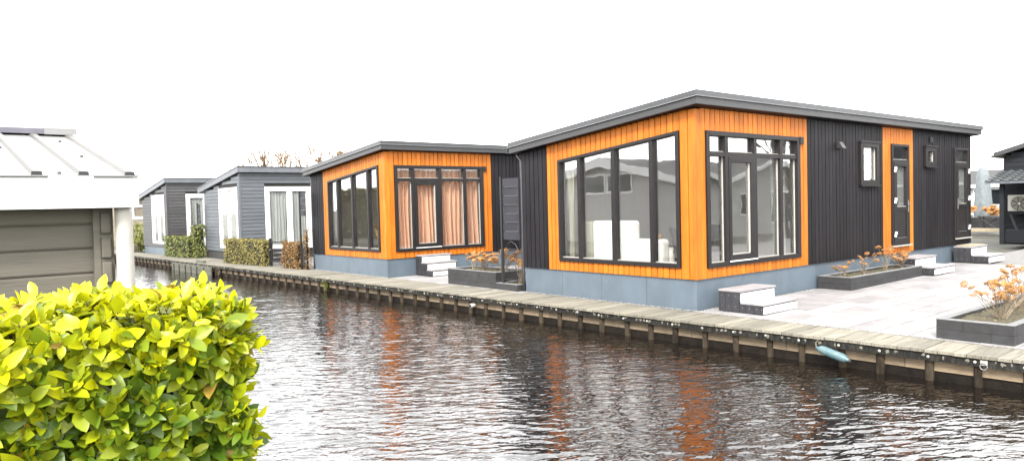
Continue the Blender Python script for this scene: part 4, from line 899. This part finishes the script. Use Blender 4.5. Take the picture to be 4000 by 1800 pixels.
for k in range(7): MB().box(.002, .22, -.012, .012, .0125, .02).build('blade', DARKF, ac).matrix_local = Matrix.Translation((.33, 0, .28)) @ Matrix.Rotation(math.pi/2, 4, 'X') @ Matrix.Rotation(k*6.283/7, 4, 'Z') @ Matrix.Rotation(.3, 4, 'X')
MB().lathe([(.04, .02), (.035, .035), (.01, .04)], 14).build('hub', WHITEP, ac).matrix_local = Matrix.Translation((.33, 0, .28)) @ Matrix.Rotation(math.pi/2, 4, 'X')
for a in (.08, .68): MB().box(a, a+.05, .02, .34, -.05, 0).build('bracket', NAVY, ac)
bn = empty('garden_bench', (3.14, 17.85, gz(17.8)), 0, 'dark storage bench with slanted strut under the air conditioner', 'bench')
MB().box(0, 3, 0, .5, 0, .42).build('chest', NAVY, bn, bevel=.01); MB().box(-.02, 3.02, .3, .36, .92, 1.02).build('shelf', NAVY, bn); MB().prism([(.02, .92), (.1, .92), (.28, .42), (.2, .42)], 'y', .26, .3).build('strut', IRON, bn); MB().box(2.9, 2.98, .3, .36, .42, .92).build('upright', NAVY, bn)
pa = empty('closed_parasol', (-1.05, 28.7, gz(28.7)-.02), 0, 'tall closed parasol in a grey cover behind the large chalet', 'parasol')
prof = [(.30, .32), (.36, .5), (.37, .9), (.33, 1.4), (.29, 1.9), (.25, 2.35), (.18, 2.62), (.09, 2.78), (.01, 2.82)]
V = []; n = 20
for r, zz in prof: V += [(r*(1+.10*math.sin(5*2*math.pi*k/n+zz*1.5)+.05*math.sin(3*2*math.pi*k/n+4*zz))*math.cos(2*math.pi*k/n), r*(1+.1*math.sin(5*2*math.pi*k/n+zz*1.5))*math.sin(2*math.pi*k/n), zz) for k in range(n)]
MB().add(V, [(i*n+k, i*n+(k+1) % n, (i+1)*n+(k+1) % n, (i+1)*n+k) for i in range(len(prof)-1) for k in range(n)]).build('cover', COVER, pa, smooth=True)
MB().lathe([(.03, 0), (.03, .6)], 10).build('pole', IRON, pa); MB().box(-.5, .5, -.5, .5, 0, .1).build('base', CAPM, pa, bevel=.02)
planter('dark planter of dried hydrangeas before the closed parasol', -2.3, .6, 26.6, 27.2, gz(26.8), .5, courses=3)
for i, (xx, lb) in enumerate(((-1.9, 'orange dried hydrangea left of the closed parasol'), (-1.1, 'orange dried hydrangea in front of the closed parasol'), (-.1, 'orange dried hydrangea right of the closed parasol'))): hydrangea(lb, xx, 26.9, gz(26.8)+.42, 16, .55, .4, .11)
GRASSM = mat('dry_reed', (.42, .24, .08), .9, .25, 8, .1, attr=('rnd', ((0., (.25, .14, .05)), (.5, (.45, .26, .09)), (1., (.6, .42, .2)))), trans=.2)
def reed(lab, loc, n, r, hgt):
    t = empty('ornamental_grass', loc, 0, lab, 'grass clump', 'dry grass clumps'); V = []; Fq = []; R = []
    for i in range(n):
        a = rng.uniform(0, 6.28); rr = r*rng.random()**.5; p0 = Vector((rr*.4*math.cos(a), rr*.4*math.sin(a), 0)); p1 = Vector((rr*math.cos(a), rr*math.sin(a), hgt*rng.uniform(.6, 1))); sd = Vector((-math.sin(a), math.cos(a), 0))*.02; b = len(V); md = p0.lerp(p1, .5)+Vector((0, 0, .08))
        V += [p0-sd, p0+sd, md+sd, md-sd, p1+sd*1.5, p1-sd*1.5]; Fq += [(b, b+1, b+2, b+3), (b+3, b+2, b+4, b+5)]; R += [rng.random()]*2
    tag(mesh_np('blades', V, Fq, GRASSM, t, R), kind='stuff')
reed('tan dry grass clump right of the closed parasol', (.35, 30.5, .1), 420, .8, 1.35); reed('taller orange dry grass clump before the far porch', (1.15, 31.5, .1), 420, .8, 1.75)
# dark garden lounge table set near the parasol
for i, (xx, yy, lb) in enumerate(((-.2, 25.4, 'low dark lattice garden table right of the closed parasol'), (-2.2, 25.8, 'low dark lattice garden table left of the closed parasol'))):
    t = empty('garden_table', (xx, yy, gz(yy)), 0, lb, 'garden table')
    MB().box(0, 1.5, 0, .6, .55, .6).build('table_top', IRON, t)
    for a in (.05, 1.4):
        for b_ in (.05, .5): MB().box(a, a+.05, b_, b_+.05, 0, .55).build('leg', IRON, t)
    for a in (.1, .75): MB().tube([(a, .06, .05), (a+.6, .06, .5)], .02, 4).tube([(a+.6, .06, .05), (a, .06, .5)], .02, 4).build('cross_brace', IRON, t)
kb = empty('timber_kerb', (-3.5, 24.6, gz(24.6)-.02), 0, 'pale timber edging across the end of the patio', 'edging')
for k in range(4): MB().box(k*2.2, k*2.2+2.19, 0, .12, 0, .14).build('sleeper', BARREL, kb, bevel=.01)
def far_house(lab, x0, x1, y0, y1, zw, zr, wallm, roofm, trimm, wins, face, name='bungalow', gable_axis='y'):
    h = empty(name, ((x0+x1)/2, (y0+y1)/2, 0), 0, lab, 'bungalow'); X, Y = (x1-x0)/2, (y1-y0)/2
    MB().box(-X, X, -Y, Y, -.1, zw).build('wall', wallm, h); o_ = .35
    if gable_axis == 'y':
        MB().prism([(-X, zw+.002), (X, zw+.002), (0, zr)], 'y', -Y+.002, Y-.002).build('gable', wallm, h); k = (zr-zw)/X
        rf = MB().prism([(-X-o_, zw-o_*k+.04), (0, zr+.04), (X+o_, zw-o_*k+.04), (X+o_, zw-o_*k+.16), (0, zr+.17), (-X-o_, zw-o_*k+.16)], 'y', -Y-o_, Y+o_).build('roof', roofm, h)
        for yy in (-Y-o_-.03, Y+o_+.001): MB().prism([(-X-o_, zw-o_*k-.20), (0, zr-.20), (X+o_, zw-o_*k-.20), (X+o_, zw-o_*k+.17), (0, zr+.19), (-X-o_, zw-o_*k+.17)], 'y', yy, yy+.03).build('bargeboard', trimm, rf)
    else:
        MB().prism([(-Y, zw+.002), (Y, zw+.002), (0, zr)], 'x', -X+.002, X-.002).build('gable', wallm, h); k = (zr-zw)/Y
        rf = MB().prism([(-Y-o_, zw-o_*k+.04), (0, zr+.04), (Y+o_, zw-o_*k+.04), (Y+o_, zw-o_*k+.16), (0, zr+.17), (-Y-o_, zw-o_*k+.16)], 'x', -X-o_, X+o_).build('roof', roofm, h)
        for xx in (-X-o_-.03, X+o_+.001): MB().prism([(-Y-o_, zw-o_*k-.06), (0, zr-.04), (Y+o_, zw-o_*k-.06), (Y+o_, zw-o_*k+.17), (0, zr+.19), (-Y-o_, zw-o_*k+.17)], 'x', xx, xx+.03).build('bargeboard', trimm, rf)
        for yy in (-Y-o_-.03, Y+o_+.001): MB().box(-X-o_, X+o_, yy, yy+.03, zw-o_*k-.06, zw-o_*k+.17).build('eaves_board', trimm, rf)
    for f, a0, a1, b0, b1 in wins:
        fr = .09
        def bb(mb, p0, p1, z0, z1, d0, d1):
            if f == '+y': return mb.box(p0-(x0+x1)/2, p1-(x0+x1)/2, Y+d0, Y+d1, z0, z1)
            if f == '-y': return mb.box(p0-(x0+x1)/2, p1-(x0+x1)/2, -Y-d1, -Y-d0, z0, z1)
            if f == '-x': return mb.box(-X-d1, -X-d0, p0-(y0+y1)/2, p1-(y0+y1)/2, z0, z1)
            return mb.box(X+d0, X+d1, p0-(y0+y1)/2, p1-(y0+y1)/2, z0, z1)
        mb = MB()
        for r in ((a0, a0+fr, b0, b1), (a1-fr, a1, b0, b1), (a0+fr, a1-fr, b0, b0+fr), (a0+fr, a1-fr, b1-fr, b1)): bb(mb, *r, .001, .06)
        wn = mb.build('window', trimm, h); bb(MB(), a0+fr, a1-fr, b0+fr, b1-fr, .003, .02).build('pane', DPANE, wn)
    return h
DPANE = mat('dark_window_pane', (.02, .025, .03), .05, .1, 3, 0, spec=.25)
far_house('low white trimmed bungalow seen left of the closed parasol', -16, -4.2, 48, 56, 2.3, 3.3, GREYW, ROOFD, WHITEP, [('-y', -8, -6, .9, 2.1), ('-y', -5.8, -4.6, .9, 2.1)], None, gable_axis='x')
hP = far_house('low bungalow with dark porch and orange door right of the closed parasol', -3.6, 5.5, 46, 54, 2.35, 3.2, BLACK, ROOFD, WHITEP, [('-y', -3.3, -2.2, .8, 2.0)], None, gable_axis='x')
dd = MB().box(-2.7, -1.4, -4.07, -4.005, 0, 2.1).build('door', ORWOOD, hP); MB().box(-1.55, -1.5, -4.10, -4.071, 1, 1.1).build('handle', ALU, dd)
box_hedge('tall dark evergreen hedge on the near bank, mirrored in the farther chalet window', -31, -16.5, -13.4, -12.2, 3.0, IVYM, .09, 5200)
# what the window panes mirror: bungalow on the near bank, houses and trees to the right
far_house('grey bungalow with white gable across the canal, mirrored in the front window', -15.5, -6.4, -22, -14, 2.50, 3.58, GREYW, ROOFD, WHITEP, [('+y', -12.35, -11.0, 2.15, 3.02), ('+y', -10.85, -9.4, 2.15, 3.02)], None)
far_house('long grey bungalow beside the white gabled one on the near bank', -5.4, 2.5, -22.5, -15, 2.4, 3.4, GREYW, ROOFD, WHITEP, [('+y', -4.8, -3.6, 1.2, 2.2), ('+y', -2.5, -.8, 1.0, 2.2)], None, gable_axis='x')
far_house('grey bungalow beyond the right of the patio, mirrored in the side panes', 17, 26, 9, 19, 2.5, 3.9, GREYW, ROOFD, WHITEP, [('-x', 10.5, 12, .9, 2.1), ('-x', 13.5, 15.5, .4, 2.2), ('-x', 16.6, 18, .9, 2.1)], None, gable_axis='x')
far_house('white trimmed bungalow farther right along the quay', 19, 27, 22, 31, 2.5, 3.8, GREYW, ROOFD, WHITEP, [('-x', 23.5, 25, .9, 2.1), ('-x', 26.5, 28.5, .4, 2.2)], None, gable_axis='x')

# ------------------------------------------------------------------ bare trees
def bare_tree(lab, loc, hgt, seed, r0=.12, spread=.5, depth=5, tf=.33, M=None):
    rr = random.Random(seed); t = empty('bare_tree', loc, 0, lab, 'tree', 'bare winter trees'); tk = MB(); cr = MB()
    def grow(p, d, ln, r, k):
        p1 = p+d*ln; mid = p.lerp(p1, .5)+Vector((rr.gauss(0, .04), rr.gauss(0, .04), 0))*ln
        (tk if k == 0 else cr).tube([p, mid, p1], [r, r*.85, r*.7], 5 if k < 2 else 3)
        if k >= depth: return
        for i in range(rr.choice((2, 2, 3)) if k else 7):
            a = rr.uniform(0, 6.28); s = spread*rr.uniform(.5, 1.2); e = d.orthogonal().normalized(); e2 = d.cross(e); nd = (d+(e*math.cos(a)+e2*math.sin(a))*s+Vector((0, 0, .25))).normalized()
            grow(p.lerp(p1, rr.uniform(.6, 1) if k else rr.uniform(.85, 1)), nd, (ln if k else hgt*(1-tf)*.52)*rr.uniform(.6, .85), r*(.66 if k else .55), k+1)
    grow(Vector((0, 0, -.1)), Vector((rr.gauss(0, .05), rr.gauss(0, .05), 1)).normalized(), hgt*tf, r0, 0)
    tk.build('trunk', M or BARK, t); cr.build('crown', M or BARK, t)
def at(px, depth_, z=0.):
    d = Fv+Rv*((px-2000)/2897.1); return Vector((CAM.x+d.x*depth_, CAM.y+d.y*depth_, z))
for i, (px, dp_, hh, lb) in enumerate(((955, 46, 6.6, 'faint bare tree at left end of the row above the bluegrey chalet roof'), (1030, 46, 7.4, 'bare forked tree second from left above the bluegrey chalet roof'), (1130, 46, 7.6, 'bare tree in the middle of the row above the bluegrey roof'), (1205, 46, 7.2, 'bare tree right above the farther orange chalet gutter end'), (1275, 46, 7.4, 'bushy bare tree behind the farther orange chalet roof slope'), (1335, 46, 6.9, 'small bare tree at right end of the row behind the roof slope'))):
    bare_tree(lb, at(px, dp_), hh*.82, 40+i, .10, .52, 6, .58)
for i, (x_, y_, hh, lb) in enumerate(((14.6, 12.5, 7.5, 'bare tree right of the patio, mirrored in the upper side panes'), (14.5, 20.5, 8, 'bare tree beyond the patio between the right bungalows'), (-4.5, -13.2, 6.5, 'bare tree on the near bank beside the grey bungalows'), (16.5, 27, 8, 'bare tree farthest right beyond the patio'))):
    bare_tree(lb, (x_, y_, 0), hh, 70+i, .13, .6, 6, .3, BARK2)
# faint lattice masts
def mast(lab, loc, h_, wb):
    t = empty('lattice_mast', loc, 0, lab, 'mast'); mb = MB(); n = 9
    for sx in (-1, 1):
        for sy in (-1, 1): MB().tube([(sx*wb, sy*wb, -.2), (sx*wb*.12, sy*wb*.12, h_)], .07, 4).build('leg', ALU, t)
    for i in range(n):
        z0, z1 = h_*i/n, h_*(i+1)/n; w0, w1 = wb*(1-.88*i/n), wb*(1-.88*(i+1)/n); s = 1 if i % 2 else -1
        mb.tube([(-s*w0, -w0, z0), (s*w1, -w1, z1)], .04, 3).tube([(-s*w0, w0, z0), (s*w1, w1, z1)], .04, 3).tube([(-w0, -s*w0, z0), (-w1, s*w1, z1)], .04, 3).tube([(w0, -s*w0, z0), (w1, s*w1, z1)], .04, 3)
    mb.build('bracing', ALU, t); MB().box(-3.2, 3.2, -.08, .08, h_*.82, h_*.82+.15).build('cross_arm', ALU, t)
mast('faint lattice mast above the farther orange chalet roof', at(1540, 330), 36, 2.2)
mast('faint lattice mast rising behind the shed bargeboard', at(517, 330), 32, 2.0)
